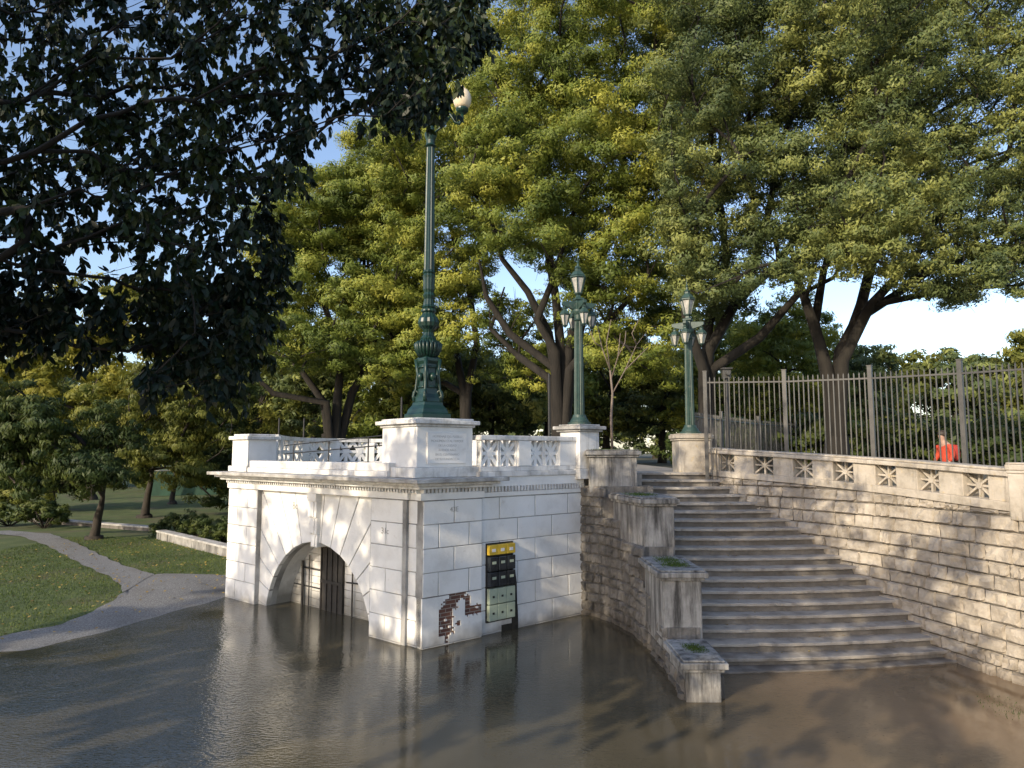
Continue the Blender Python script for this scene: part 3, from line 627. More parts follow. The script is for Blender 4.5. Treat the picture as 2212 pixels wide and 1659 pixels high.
MB().prism(pq(-.05,1.35,.1,1.5,.06),3.013,3.20).build('pedestal_base',M['whitetop'],pd,bevel=.015)
MB().prism(pq(-.05,1.35,.1,1.5,-.06),3.203,3.96).build('pedestal_die',M['white'],pd,bevel=.008)
c_=MB(); c_.prism(pq(-.05,1.35,.1,1.5,-.02),3.963,4.01); c_.prism(pq(-.05,1.35,.1,1.5,.05),4.013,4.09); c_.prism(pq(-.05,1.35,.1,1.5,-.04),4.093,4.13); c_.build('pedestal_cap',M['whitetop'],pd,bevel=.015)
FP=Fr(Cn+W_*.16,V_)
pq_=MB(); pq_.rect(FP,.22,1.12,3.27,3.86,-.02,.035); ob=pq_.build('engraved_plaque',M['white'],pd,bevel=.008)
lines=['HOMENAJE DEL PUEBLO','MONUMENTO AL PARQUE','DE LA CIUDAD','BUENOS AIRES','EN EL CENTENARIO','DE SU FUNDACION']
for i,s in enumerate(lines): text(s,FP,.67,3.78-.085*i,.037,.062,M['engrave'],ob,'engraved_line')
# ------------------------------------------------------------ balustrades
def bay(mb,fr,u0,u1,za,zb,h,n0,n1,bw,star=8,hub=.05):
    f=lambda u,k:(u,(za+(zb-za)*(u-u0)/(u1-u0))+h*k)
    m=(u0+u1)/2; i0,i1=n0+.02,n1-.02
    mb.bar(fr,f(u0,0),f(u1,1),bw,i0,i1); mb.bar(fr,f(u0,1),f(u1,0),bw,i0+.002,i1-.002)
    if star==8: mb.bar(fr,f(u0,.5),f(u1,.5),bw,i0+.004,i1-.004); mb.bar(fr,f(m,0),f(m,1),bw,i0+.006,i1-.006)
    c=f(m,.5); mb.ext(fr,[(c[0]+hub*math.cos(a*math.pi/5),c[1]+hub*math.sin(a*math.pi/5)) for a in range(10)],i0-.01,i1+.01)
rb=empty('white_balustrade',(0.2,14.3,3.1),'white pierced balustrade between the tall lamp pedestal and the lantern pier','balustrade')
MB().rect(FR,1.36,LR-.2,3.103,3.20,-.24,-.0).build('bottom_rail',M['whitetop'],rb,bevel=.01)
MB().rect(FR,1.36,LR-.2,3.72,3.82,-.27,.03).build('top_rail',M['whitetop'],rb,bevel=.015)
for a,b in ((2.34,2.68),): MB().rect(FR,a,b,3.203,3.717,-.25,.015,.01).build('post',M['white'],rb)
for a,b in ((1.42,1.87),(1.89,2.34),(2.68,3.09),(3.11,3.52)):
    m_=MB(); bay(m_,FR,a,b,3.2,3.2,.52,-.2,-.06,.075,8,.07); m_.rect(FR,a,a+.03,3.203,3.717,-.2,-.05); m_.rect(FR,b-.03,b,3.203,3.717,-.2,-.05)
    m_.build('star_panel',M['white'],rb)
MB().rect(FR,3.52,LR-.22,3.203,3.717,-.25,.0).build('post',M['white'],rb)
la=empty('left_corner_pier',(A.x+.3,A.y,3.0),'white capped pier at the far left corner of the building','pier')
MB().rect(FL,.0,.86,3.013,3.15,-.84,.06).build('base',M['whitetop'],la,bevel=.012)
MB().rect(FL,.06,.80,3.153,3.78,-.76,.0).build('shaft',M['white'],la,bevel=.01)
c_=MB(); c_.rect(FL,-.02,.88,3.783,3.87,-.84,.07); c_.rect(FL,.07,.79,3.873,3.92,-.74,-.02); c_.build('cap',M['whitetop'],la,bevel=.015)
fb=empty('far_balustrade',(-7,25,3.0),'white pierced balustrade curving round the far side of the terrace','balustrade')
fpts=[(-6.2,18.0),(-6.55,19.4),(-6.8,21),(-6.8,22.6),(-6.1,23.9),(-5.0,24.5),(-3.8,24.7),(-2.6,24.7),(-1.4,24.7),(-.2,24.7),(1.0,24.7),(2.2,24.7)]
for a,b in zip(fpts,fpts[1:]):
    fr=Fr(a,(b[0]-a[0],b[1]-a[1])); l=math.hypot(b[0]-a[0],b[1]-a[1])
    MB().rect(fr,0,l,3.0,3.16,-.12,.12).build('bottom_rail',M['whitetop'],fb); MB().rect(fr,0,l,3.82,3.94,-.14,.14).build('top_rail',M['whitetop'],fb)
    MB().rect(fr,-.15,.15,3.16,3.82,-.13,.13).build('post',M['white'],fb)
    h2=(l-.3)/2; m_=MB()
    for k in range(2): bay(m_,fr,.15+h2*k,.15+h2*(k+1),3.16,3.16,.66,-.08,.08,.10,8,.09)
    m_.build('star_panel',M['white'],fb)
hr=empty('black_handrail',(-5,16.2,3.0),'black iron handrail with bars along the low white parapet','handrail')
for k,uu in enumerate([1.9,3.3,4.7,5.75]):
    MB().tube([FL.pt(uu,3.0,-.55),FL.pt(uu,3.66+.05*(uu-1.9),-.55)],.015,8).build('post',M['black'],hr)
for z in (3.66,3.46): MB().tube([FL.pt(1.5,z-.02,-.55),FL.pt(5.9,z+.20,-.55)],.013,8).build('rail',M['black'],hr)
lpx=Vector((1.52,15.62,0))
l1=empty('lantern_pier',(lpx.x,lpx.y,3.0),'white capped pier carrying the left three-lantern lamp','pier')
def sq(c,h,rot=None):
    X=V_*h; Y=W_*h; return [pf(c-X-Y),pf(c+X-Y),pf(c+X+Y),pf(c-X+Y)]
MB().prism(sq(lpx,.37),2.9,3.12).build('base',M['whitetop'],l1,bevel=.01)
MB().prism(sq(lpx,.31),3.123,3.93).build('shaft',M['whitetop'],l1,bevel=.01)
c_=MB(); c_.prism(sq(lpx,.37),3.933,3.98); c_.prism(sq(lpx,.43),3.983,4.06); c_.prism(sq(lpx,.33),4.063,4.10); c_.build('cap',M['slab'],l1,bevel=.015)
# ------------------------------------------------------------ stairs
zk=[0,.13,.67,1.27,1.92,2.57,3.05]; RX=[7.28,7.32,7.06,6.56,5.92,5.0,4.72]; RY=[12.15,12.35,13.2,14.18,15.25,16.3,17.1]
NS=19; rise=3.0/NS
st=empty('stone_staircase',(5.2,12,0),'wide worn stone staircase rising out of the water between the two stone walls','stairs')
def step_line(z):
    return Vector((3.02,11.6+z/3.0*5.45,0)),Vector((np.interp(z,zk,RX)+.18,np.interp(z,zk,RY)-.05,0))
for i in range(-1,NS):
    z1=rise*(i+1); l,r=step_line(max(z1-rise,0)); 
    if i<0: l=l+Vector((0,-.28,0)); r=r+Vector((.0,-.16,0)); z1=.03
    l2,r2=step_line(min(3.0,max(z1,0)+rise*.6)); l2=l2+Vector((0,.25,0)); r2=r2+Vector((0,.3,0))
    m_=MB(); K=44
    prof=[(0.05,z1-.34),(0.05,z1-.055),(-.022,z1-.05),(-.030,z1-.008),(-.02,z1)]
    chips=[(random.random(),random.uniform(.008,.025),random.uniform(.015,.04)) for _ in range(3)]
    for k in range(K+1):
        t=k/K; b=l.lerp(r,t)+Vector((0,-.10*math.sin(t*math.pi),0)); e=l2.lerp(r2,t); j=random.gauss(0,.002)+sum(d_ for (c0,w0,d_) in chips if abs(t-c0)<w0); zz=-.007*math.sin(t*math.pi)+random.gauss(0,.001)
        for (o,z) in prof: m_.v.append((b.x,b.y+o+j*(o<0),z+zz*(z>z1-.1)))
        m_.v.append((e.x,e.y,z1)); m_.v.append((e.x,e.y,z1-.34))
    q=7
    for k in range(K):
        for a in range(q): a2=(a+1)%q; m_.f.append((k*q+a,k*q+a2,(k+1)*q+a2,(k+1)*q+a))
    m_.f.append(tuple(range(q))); m_.f.append(tuple(K*q+a for a in range(q))[::-1])
    so_=m_.build('step',M['step'],st); so_.data.materials.append(M['riser'])
    for p_ in so_.data.polygons:
        if abs(p_.normal.z)<.4 and all(so_.data.vertices[vi].co.z<z1-.045 for vi in p_.vertices): p_.material_index=1
s_end=None
for t in np.linspace(0,20,800):
    if WP.at(t)[0].y<10.85: s_end=float(t); break
def ztop(s): return 3.60-.36*min(1,s/s_end) if s<s_end else 3.24-.07*(s-s_end)
rw=empty('stone_retaining_wall',(6.6,14.2,0),'curved rough-faced stone retaining wall right of the stairs','wall')
def rocky(mb,path,s0,s1,H,rowh,bl,depth,side=-1,z0=-.3,g_=.010):
    z=z0
    while z<4:
        s=s0-random.uniform(0,bl); rh=rowh*random.uniform(.88,1.12)
        while s<s1:
            l=bl*random.uniform(.55,1.45); a,b=max(s,s0),min(s+l,s1); s+=l
            if b-a<.08: continue
            hh=min(H((a+b)/2),z+rh)
            if hh-z<.05: continue
            nx,nz=6,4; k=len(mb.v); sk=random.uniform(-.014,.026); tx,tz=random.uniform(-.010,.010),random.uniform(-.012,.012)
            for j in range(nz+1):
                for i in range(nx+1):
                    ed=i in(0,nx) or j in(0,nz)
                    o=0 if ed else max(.014,depth+sk+random.uniform(-.020,.022)+tx*(i-3)+tz*(j-2))
                    ss=a+g_+(b-a-2*g_)*i/nx; zz=z+g_+(hh-z-2*g_)*j/nz
                    if ed: ss+=random.uniform(-.005,.005); zz+=random.uniform(-.005,.005)
                    elif i==1: ss=a+g_+.022+random.uniform(-.008,.014)
                    elif i==nx-1: ss=b-g_-.022+random.uniform(-.014,.008)
                    if not ed:
                        if j==1: zz=z+g_+.018+random.uniform(-.004,.012)
                        elif j==nz-1: zz=hh-g_-.018-random.uniform(-.004,.012)
                    q=path.off(ss,side*o); mb.v.append((q.x,q.y,zz))
            for j in range(nz):
                for i in range(nx): c=k+j*(nx+1)+i; mb.f.append((c,c+1,c+nx+2,c+nx+1))
        z+=rh
def sweep(mb,path,s0,s1,o0,o1,z0,z1,n=40):
    k=len(mb.v)
    for i in range(n+1):
        s=s0+(s1-s0)*i/n; a,b=path.off(s,o0),path.off(s,o1)
        mb.v+=[(a.x,a.y,z0(s)),(b.x,b.y,z0(s)),(b.x,b.y,z1(s)),(a.x,a.y,z1(s))]
    for i in range(n):
        for j in range(4): j2=(j+1)%4; mb.f.append((k+i*4+j,k+i*4+j2,k+i*4+4+j2,k+i*4+4+j))
    mb.f.append((k,k+1,k+2,k+3)); e=k+n*4; mb.f.append((e+3,e+2,e+1,e))
wb=MB(); rocky(wb,WP,0,WP.len,lambda s:ztop(s)-.66,.235,.37,.045,side=-1); wb.build('rock_faced_blocks',M['stone'],rw)
cw=MB(); sweep(cw,WP,0,WP.len,.002,.45,lambda s:-.4,lambda s:ztop(s)-.67); cw.build('wall_core',M['joint'],rw)
pw=MB(); sweep(pw,WP,.1,WP.len,-.05,.42,lambda s:ztop(s)-.66,lambda s:ztop(s)-.52); pw.build('string_course',M['coping'],rw,bevel=.01)
pp=empty('pierced_stone_parapet',(6.6,14.2,3.0),'weathered stone parapet with star grilles on top of the right wall','parapet')
NB=7; S0=.30; bl=(s_end-S0-.1)/NB; HW=.24
for i in range(NB+1):
    s=S0+bl*i
    m_=MB(); sweep(m_,WP,max(.08,s-HW),s+HW,.0,.34,lambda s_:ztop(s_)-.525,lambda s_:ztop(s_)-.122,n=4); m_.build('post',M['coping'],pp,bevel=.012)
for i in range(NB):
    a,b=S0+bl*i+HW-.02,S0+bl*(i+1)-HW+.02; pa,pb_=WP.at(a)[0],WP.at(b)[0]; fr=Fr(pa,pb_-pa); l=(pb_-pa).length
    m_=MB(); bay(m_,fr,0,l,ztop(a)-.52,ztop(b)-.52,.395,-.18,-.06,.034,8,.055); m_.build('star_grille',M['coping'],pp)
m_=MB(); sweep(m_,WP,.05,s_end+.1,-.07,.42,lambda s:ztop(s)-.125,lambda s:ztop(s)-.045); sweep(m_,WP,.05,s_end+.1,-.03,.38,lambda s:ztop(s)-.043,lambda s:ztop(s)); m_.build('coping',M['coping'],pp,bevel=.015)
def ppier(name,label,quad,z0,z1,mat,cap=.06,capt=.12,cat='pier',base=None):
    c=Vector((sum(p[0] for p in quad)/4,sum(p[1] for p in quad)/4,z0)); r=empty(name,c,label,cat)
    def gro(m): 
        out=[]
        for p in quad:
            dx,dy=p[0]-c.x,p[1]-c.y; out.append((p[0]+math.copysign(m,dx),p[1]+math.copysign(m,dy)))
        return out
    MB().prism(quad,z0,z1-capt-.05).build('shaft',mat,r,bevel=.02)
    m_=MB(); m_.prism(gro(cap*.5),z1-capt-.048,z1-capt); m_.prism(gro(cap),z1-capt+.002,z1-.03); m_.prism(gro(cap*.55),z1-.028,z1); m_.build('cap',mat,r,bevel=.02)
    if base: MB().prism(gro(.05),z0-.0,z0+base).build('base',mat,r,bevel=.02)
    return r
e0,e1=WP.off(s_end+.05,-.08),WP.off(s_end+.75,-.08); e2,e3=WP.off(s_end+.75,.5),WP.off(s_end+.05,.5)
ppier('parapet_end_pier','square weathered stone pier ending the right parapet at the frame edge',[pf(e0),pf(e1),pf(e2),pf(e3)],2.45,3.33,M['coping'],cap=.02)
ppier('stair_lamp_pier','weathered square stone pier carrying the right three-lantern lamp',[(4.05,16.85),(4.82,16.85),(4.82,17.6),(4.05,17.6)],2.7,3.93,M['coping'],cap=.07,base=.28)
VP=Path([(1.50,15.42),(2.0,14.85),(2.32,13.9),(2.45,12.9),(2.50,11.8),(2.48,10.9),(2.44,10.15)])
def vh(s):
    y=VP.at(s)[0].y
    return 2.75 if y>15.0 else 2.1 if y>14.3 else 1.72 if y>13.2 else 1.0 if y>12.4 else .68 if y>11.4 else .3
lw=empty('stair_side_wall',(2.4,13,0),'dark curved stone wall on the left side of the stairs','wall')
wb=MB(); rocky(wb,VP,0,VP.len,vh,.2,.38,.04,side=-1,g_=.007); wb.build('rock_faced_blocks',M['dstone'],lw)
cw=MB()
for a,b,h in ((15.9,15.0,2.75),(15.0,14.25,2.09),(14.25,13.2,1.71),(13.2,12.4,.99),(12.4,11.4,.67),(11.4,10.2,.29)):
    ss=[s for s in np.linspace(0,VP.len,60) if b<=VP.at(s)[0].y<=a]
    poly=[(VP.off(s,.005).x,VP.off(s,.005).y) for s in ss]; poly+=[(3.03,poly[-1][1]),(3.03,poly[0][1])]
    cw.prism(poly,-.4,h)
cw.build('wall_core',M['dstone'],lw)
Gp='stepped piers along the left side of the stairs'
p4=ppier('stepped_pier','lowest stained pier standing in the water at the foot of the stairs',[(2.45,10.08),(2.94,10.08),(2.96,11.1),(2.45,11.1)],-.4,.58,M['pier'],cap=.09)
p3=ppier('stepped_pier','second pier from the bottom of the stairs with grass on its cap',[(2.45,11.5),(3.08,11.5),(3.08,12.9),(2.42,12.9)],.3,1.58,M['pier'],cap=.10)
p2=ppier('stepped_pier','third pier from the bottom of the stairs, heavily black-streaked',[(2.5,13.3),(3.08,13.3),(3.0,14.8),(2.12,14.7)],1.4,2.63,M['pier'],cap=.09)
p1=ppier('stepped_pier','uppermost wide dark pier with the bare sapling growing from it',[(1.68,15.15),(2.72,15.15),(2.72,16.3),(1.68,16.3)],2.6,3.54,M['pier'],cap=.09)
for p in (p1,p2,p3,p4): p['group']=Gp
def tufts(name,label,pts,n,h,mat):
    c=[]
    for (x,y,z,sx_,sy_) in pts:
        k=n; c.append(np.stack([x+np.clip(rng.normal(0,sx_,k),-2*sx_,2*sx_),y+np.clip(rng.normal(0,sy_,k),-2*sy_,2*sy_),np.full(k,z)],1))
    c=np.vstack(c); n_=len(c); d=unit(np.stack([rng.normal(0,.6,n_),rng.normal(0,.6,n_),np.ones(n_)],1)); hh=h*rng.uniform(.3,1.2,(n_,1)); s=unit(np.cross(d,rng.normal(size=(n_,3))))*.006
    V=np.stack([c-s,c+s,c+d*hh+s*.2,c+d*hh-s*.2],1)
    return tag(quads(name,mat,None,V,4,[(0,1,2,3)],rng.uniform(0,1,n_)),label,'grass',kind='stuff')
tufts('pier_grass','short green grass growing on the caps of the stair piers',[(2.72,10.65,.58,.08,.12),(2.77,12.0,1.58,.12,.12),(2.77,12.5,1.58,.12,.2),(2.6,14.2,2.63,.15,.25),(2.3,15.7,3.54,.12,.15),(2.0,15.5,3.54,.15,.1)],900,.020,M['moss'])
tufts('waterside_grass','flooded green grass at the right edge of the water',[(6.8,9.7,-.02,.18,.3),(7.0,9.0,-.02,.2,.3)],300,.05,M['grass'])
def sapling():
    b=Q(1322,945,15.7); b=Vector((b.x,15.7,3.5)); r=empty('bare_sapling',b,'thin leafless sapling growing from the uppermost dark pier','tree')
    pts=lambda L:[Q(x,y,15.7+dy) for x,y,dy in L]
    m_=MB(); m_.tube([b]+pts([(1320,900,0),(1323,850,0),(1318,800,0)]),[.035,.03,.026,.022],7)
    for L in ([(1318,800,0),(1300,750,.1),(1290,700,.2),(1280,680,.2)],[(1320,820,0),(1335,770,-.1),(1340,720,-.2)],[(1323,850,0),(1350,800,.1),(1375,745,.2),(1398,715,.3)],[(1318,800,0),(1310,740,-.1),(1320,690,-.2)],[(1350,800,.1),(1380,770,0),(1400,750,0)],[(1375,745,.2),(1365,720,.1),(1380,690,.1)],[(1300,750,.1),(1285,740,0),(1275,715,0)],[(1335,770,-.1),(1350,740,-.1),(1352,715,-.1)]):
        m_.tube(pts(L),[.016-.004*i for i in range(len(L))],5)
    m_.build('stem',M['twig'],r,smooth=True)
sapling()
# ------------------------------------------------------------ lamps
def three_lantern(loc,label,rot):
    r=empty('lantern_lamp_post',(0,0,0),label,'street lamp','three-lantern lamps at the top of the stairs'); g_=M['green2']
    MB().lathe((0,0,0),[(.26,0),(.26,.05),(.22,.06),(.20,.10),(.16,.16),(.145,.22)],24).build('base',g_,r)
    MB().lathe((0,0,0),[(.118,.22),(.115,.6),(.098,2.1),(.09,2.36)],32,flute=.14).build('fluted_column',g_,r)
    MB().lathe((0,0,0),[(.095,2.36),(.12,2.38),(.10,2.41),(.10,2.50),(.13,2.55),(.14,2.58),(.14,2.62),(.08,2.64),(.08,2.70)],24).build('capital',g_,r)
    A_=.33
    arms=MB(); fr=Fr((0,0),(1,0)); fr2=Fr((0,0),(0,1))
    for f in (fr,fr2):
        arms.ext(f,[(-A_-.07,2.72),(-A_,2.68),(-.10,2.62),(.10,2.62),(A_,2.68),(A_+.07,2.72),(A_+.07,2.79),(.12,2.81),(-.12,2.81),(-A_-.07,2.79)],-.04,.04)
    arms.lathe((0,0,0),[(.11,2.62),(.11,2.83),(.15,2.85),(.15,2.89),(.07,2.91),(.06,2.97)],4,rot=math.pi/4)
    arms.build('cross_arm',g_,r,bevel=.008)
    def lantern(x,y,z,s):
        fm=MB(); n=6
        for j in range(n):
            a=2*math.pi*j/n; fm.tube([(x+s*.075*math.cos(a),y+s*.075*math.sin(a),z),(x+s*.165*math.cos(a),y+s*.165*math.sin(a),z+s*.34)],.010*s*1.3,4)
        fm.lathe((x,y,z),[(.02*s,-.06*s),(.05*s,-.03*s),(.09*s,0),(.09*s,.02*s),(.06*s,.02*s)],n)
        fm.lathe((x,y,z),[(.17*s,.335*s),(.185*s,.345*s),(.185*s,.37*s),(.16*s,.38*s)],n)
        fo=fm.build('lantern',g_,r)
        MB().lathe((x,y,z),[(.065*s,.021*s),(.15*s,.333*s)],n).build('glass',M['lglass'],fo)
        MB().lathe((x,y,z),[(.18*s,.382*s),(.11*s,.47*s),(.07*s,.50*s),(.07*s,.54*s),(.09*s,.55*s),(.03*s,.60*s),(.02*s,.66*s),(.035*s,.68*s),(.012*s,.72*s),(.004*s,.84*s)],n).build('roof',g_,fo)
    lantern(0,0,3.0,1.08)
    for x,y in ((A_,0),(-A_,0),(0,A_),(0,-A_)):
        lantern(x,y,2.24,.72); MB().tube([(x,y,2.60),(x,y,2.73)],.018,6).build('hanger',g_,r)
    r.location=loc; r.rotation_euler=(0,0,rot); return r
lamp1=three_lantern((lpx.x,lpx.y,4.10),'green fluted lamp post with lanterns on the white pier beside the sapling',.3)
def copy_tree(o,parent=None):
    c=o.copy(); C.objects.link(c); c.parent=parent
    for ch in list(o.children): copy_tree(ch,c)
    return c
lamp2=copy_tree(lamp1); lamp2.location=(4.43,17.22,3.93); lamp2.rotation_euler=(0,0,-.45); lamp2['label']='green fluted lamp post with lanterns on the stone pier at the stair top'
def tall_lamp():
    loc=Vector((pc.x,pc.y,4.13)); r=empty('tall_lamp_post',loc,'tall ornate dark green cast-iron lamp post on the large white pedestal','street lamp'); g_=M['green']
    q=math.pi/4+math.atan2(V_.y,V_.x); c=(loc.x,loc.y,loc.z); s2=math.sqrt(2)
    MB().lathe(c,[(.335*s2,0),(.335*s2,.10),(.30*s2,.12),(.28*s2,.20),(.225*s2,.28),(.215*s2,.34)],4,rot=q).build('square_plinth',g_,r,bevel=.01)
    m_=MB(); m_.lathe(c,[(.205*s2,.34),(.19*s2,.42),(.16*s2,.50),(.15*s2,.60),(.14*s2,1.10),(.17*s2,1.16),(.17*s2,1.22),(.13*s2,1.26)],4,rot=q)
    m_.build('panelled_pedestal',g_,r,bevel=.01)
    orn=MB()
    for k in range(4):
        a=q-math.pi/4+k*math.pi/2; d=Vector((math.cos(a),math.sin(a),0)); t=Vector((-d.y,d.x,0)); fr=Fr((loc.x+d.x*.145,loc.y+d.y*.145),t,d)
        orn.rect(fr,-.12,.12,loc.z+.62,loc.z+.66,-.02,.03); orn.rect(fr,-.12,.12,loc.z+1.02,loc.z+1.06,-.02,.03); orn.rect(fr,-.13,-.10,loc.z+.62,loc.z+1.06,-.02,.03); orn.rect(fr,.10,.13,loc.z+.62,loc.z+1.06,-.02,.03)
        cc=fr.pt(0,loc.z+.84,.03); orn.lathe((cc.x,cc.y,cc.z-.09),[(.0,0),(.05,.03),(.07,.09),(.05,.15),(.0,.18)],8)
        e=Vector((math.cos(a+math.pi/4),math.sin(a+math.pi/4),0))
        sc=[loc+e*(.24+.05*math.cos(x)*1)+Vector((0,0,.50+.07*math.sin(x))) for x in np.linspace(-2,3.2,9)]
        orn.tube(sc,.028,6); orn.tube([loc+e*.26+Vector((0,0,.36)),loc+e*.29+Vector((0,0,.46)),loc+e*.24+Vector((0,0,.6)),loc+e*.21+Vector((0,0,.9)),loc+e*.24+Vector((0,0,1.2))],[.045,.035,.03,.028,.045],6)
        for j in range(5):
            aa=a+j*.31; dd=Vector((math.cos(aa),math.sin(aa),0)); p0=loc+dd*.15+Vector((0,0,1.24)); orn.tube([p0,p0+dd*.08+Vector((0,0,.14)),p0+dd*.11+Vector((0,0,.26)),p0+dd*.06+Vector((0,0,.32))],[.035,.04,.03,.012],5)
            p0=loc+dd*.12+Vector((0,0,1.62)); orn.tube([p0,p0+dd*.05+Vector((0,0,-.10)),p0+dd*.07+Vector((0,0,-.2))],[.03,.03,.012],5)
    orn.build('cast_ornament',g_,r,smooth=True)
    MB().lathe(c,[(.17,1.24),(.19,1.30),(.15,1.40),(.13,1.55),(.16,1.62),(.12,1.68),(.095,1.74),(.12,1.80),(.19,1.86),(.215,1.94),(.20,2.02),(.14,2.10),(.12,2.14),(.155,2.17),(.155,2.20),(.12,2.23)],28,flute=.07).build('vase',g_,r)
    MB().lathe(c,[(.12,2.23),(.14,2.26),(.115,2.30),(.095,2.42),(.125,2.50),(.095,2.56),(.115,2.62),(.12,2.85),(.13,2.90),(.11,2.94),(.13,2.97),(.11,3.02)],24,flute=.1).build('collar',g_,r)
    MB().lathe(c,[(.108,3.02),(.09,5.0),(.08,5.60)],24,flute=.14).build('fluted_shaft',g_,r)
    MB().lathe(c,[(.08,5.60),(.12,5.63),(.085,5.67),(.09,5.75),(.13,5.87),(.12,5.91),(.07,5.95),(.06,6.25),(.09,6.35),(.05,6.45),(.04,6.75),(.06,6.8),(.01,6.95)],20).build('capital',g_,r)
    m_=MB(); X=Vector((1,-.15,0)).normalized()
    ap=lambda x,z:loc+X*x+Vector((0,0,z+.2))
    m_.tube([ap(.03,5.95),ap(.12,6.10),ap(.28,6.17),ap(.42,6.07),ap(.52,5.91),ap(.60,5.87),ap(.66,5.97),ap(.66,6.10)],[.04,.035,.03,.03,.03,.035,.035,.035],8)
    m_.tube([ap(.05,5.7),ap(.25,5.85),ap(.42,6.05)],[.025,.02,.02],6)
    m_.tube([ap(.3+.08*math.cos(x),5.96+.08*math.sin(x)) for x in np.linspace(0,5,10)],.014,5)
    ar=m_.build('bracket_arm',g_,r,smooth=True)
    cc=ap(.66,6.08); MB().lathe(cc,[(.05,0),(.11,.04),(.13,.08),(.13,.11),(.10,.11)],18).build('globe_holder',g_,ar)
    MB().lathe(cc,[(.11,.112),(.15,.16),(.185,.25),(.19,.33),(.175,.41),(.13,.49),(.07,.53),(.045,.56),(.05,.58),(.01,.62)],22).build('globe',M['globe'],ar,smooth=True)
tall_lamp()
# ------------------------------------------------------------ fence
def fence(name,label,pts,ztops,zb,sp,post,pr,cat='fence'):
    r=empty(name,(pts[0][0],pts[0][1],zb),label,cat)
    for i,(p,z) in enumerate(zip(pts,ztops)):
        fr=Fr(p,(pts[min(i+1,len(pts)-1)][0]-pts[max(i-1,0)][0],pts[min(i+1,len(pts)-1)][1]-pts[max(i-1,0)][1]))
        m_=MB(); m_.rect(fr,-post/2,post/2,zb,z,-post/2,post/2); m_.rect(fr,-post*.6,post*.6,z,z+.02,-post*.6,post*.6); m_.build('post',M['fence'],r)
    for i in range(len(pts)-1):
        a,b=pts[i],pts[i+1]; l=math.hypot(b[0]-a[0],b[1]-a[1]); fr=Fr(a,(b[0]-a[0],b[1]-a[1])); za,zb_=ztops[i],ztops[i+1]; m_=MB(); f=lambda u:za+(zb_-za)*u/l
        for dz in (-.28,): m_.ext(fr,[(0,f(0)+dz),(l,f(l)+dz),(l,f(l)+dz+.035),(0,f(0)+dz+.035)],-.018,.018)
        m_.rect(fr,0,l,zb+.12,zb+.16,-.018,.018)
        n=int(l/sp)
        for k in range(1,n):
            u=l*k/n; zt=f(u)-.12; m_.add([fr.pt(u-pr,zb+.06,-pr),fr.pt(u+pr,zb+.06,-pr),fr.pt(u+pr,zb+.06,pr),fr.pt(u-pr,zb+.06,pr),fr.pt(u-pr,zt-.05,-pr),fr.pt(u+pr,zt-.05,-pr),fr.pt(u+pr,zt-.05,pr),fr.pt(u-pr,zt-.05,pr),fr.pt(u,zt,0)],[(0,1,5,4),(1,2,6,5),(2,3,7,6),(3,0,4,7),(4,5,8),(5,6,8),(6,7,8),(7,4,8)])
        m_.build('picket_panel',M['fence'],r)
fp=[];ft=[]
for px,py,z in ((1522,803,5.40),(1693,800,5.36),(1878,791,5.32),(2072,778,5.28),(2265,762,5.24)):
    d=ray(px,py); t=(z-CH)/d[2]; fp.append((d[0]*t,d[1]*t)); ft.append(z)
fp.append((fp[-1][0]+1.0,fp[-1][1]-1.4)); ft.append(5.2)
fence('railing_fence','tall grey steel railing fence with pointed pickets behind the stone parapet',fp,ft,2.35,.104,.085,.011)
f2=[(Q(px,975,Y).x,Y) for px,Y in ((1497,19.5),(1560,22),(1640,25),(1720,28),(1800,31),(1870,34))]
fence('lower_fence','lower grey railing fence receding behind the tall fence',f2,[4.75]*6,2.6,.14,.09,.011)
def pole(name,label,px,Y,z0,z1,r,head=False):
    q=Q(px,975,Y); e=empty(name,(q.x,Y,z0),label,'pole'); MB().lathe((q.x,Y,z0),[(r*1.8,0),(r*1.8,.12),(r*1.1,.16),(r,.3),(r*.85,z1-z0-.05),(r*.3,z1-z0)],10).build('shaft',M['black'],e)
    if head:
        m_=MB(); m_.box(q.x-.11,q.x+.11,Y-.1,Y+.1,z1-.05,z1+.22); m_.box(q.x-.15,q.x+.15,Y-.16,Y+.05,z1+.22,z1+.26); m_.tube([(q.x,Y-.1,z1+.09),(q.x,Y-.22,z1+.09)],.06,10); m_.build('camera_box',M['fence'],e,bevel=.01)
pole('thin_pole','slim black pole left of the white lantern pier',1187,22,2.95,6.0,.045)
pole('thin_pole','short dark pole just left of the tall lamp base',866,23.5,2.95,5.35,.04)
pole('thin_pole','dark short pole at the left end of the far balustrade',655,29,2.95,4.9,.04)
pole('thin_pole','leftmost short dark pole beyond the terrace',601,29,2.95,4.9,.04)
pole('camera_pole','dark pole with a small camera box behind the fence left end',1574,20,2.7,5.65,.05,True)
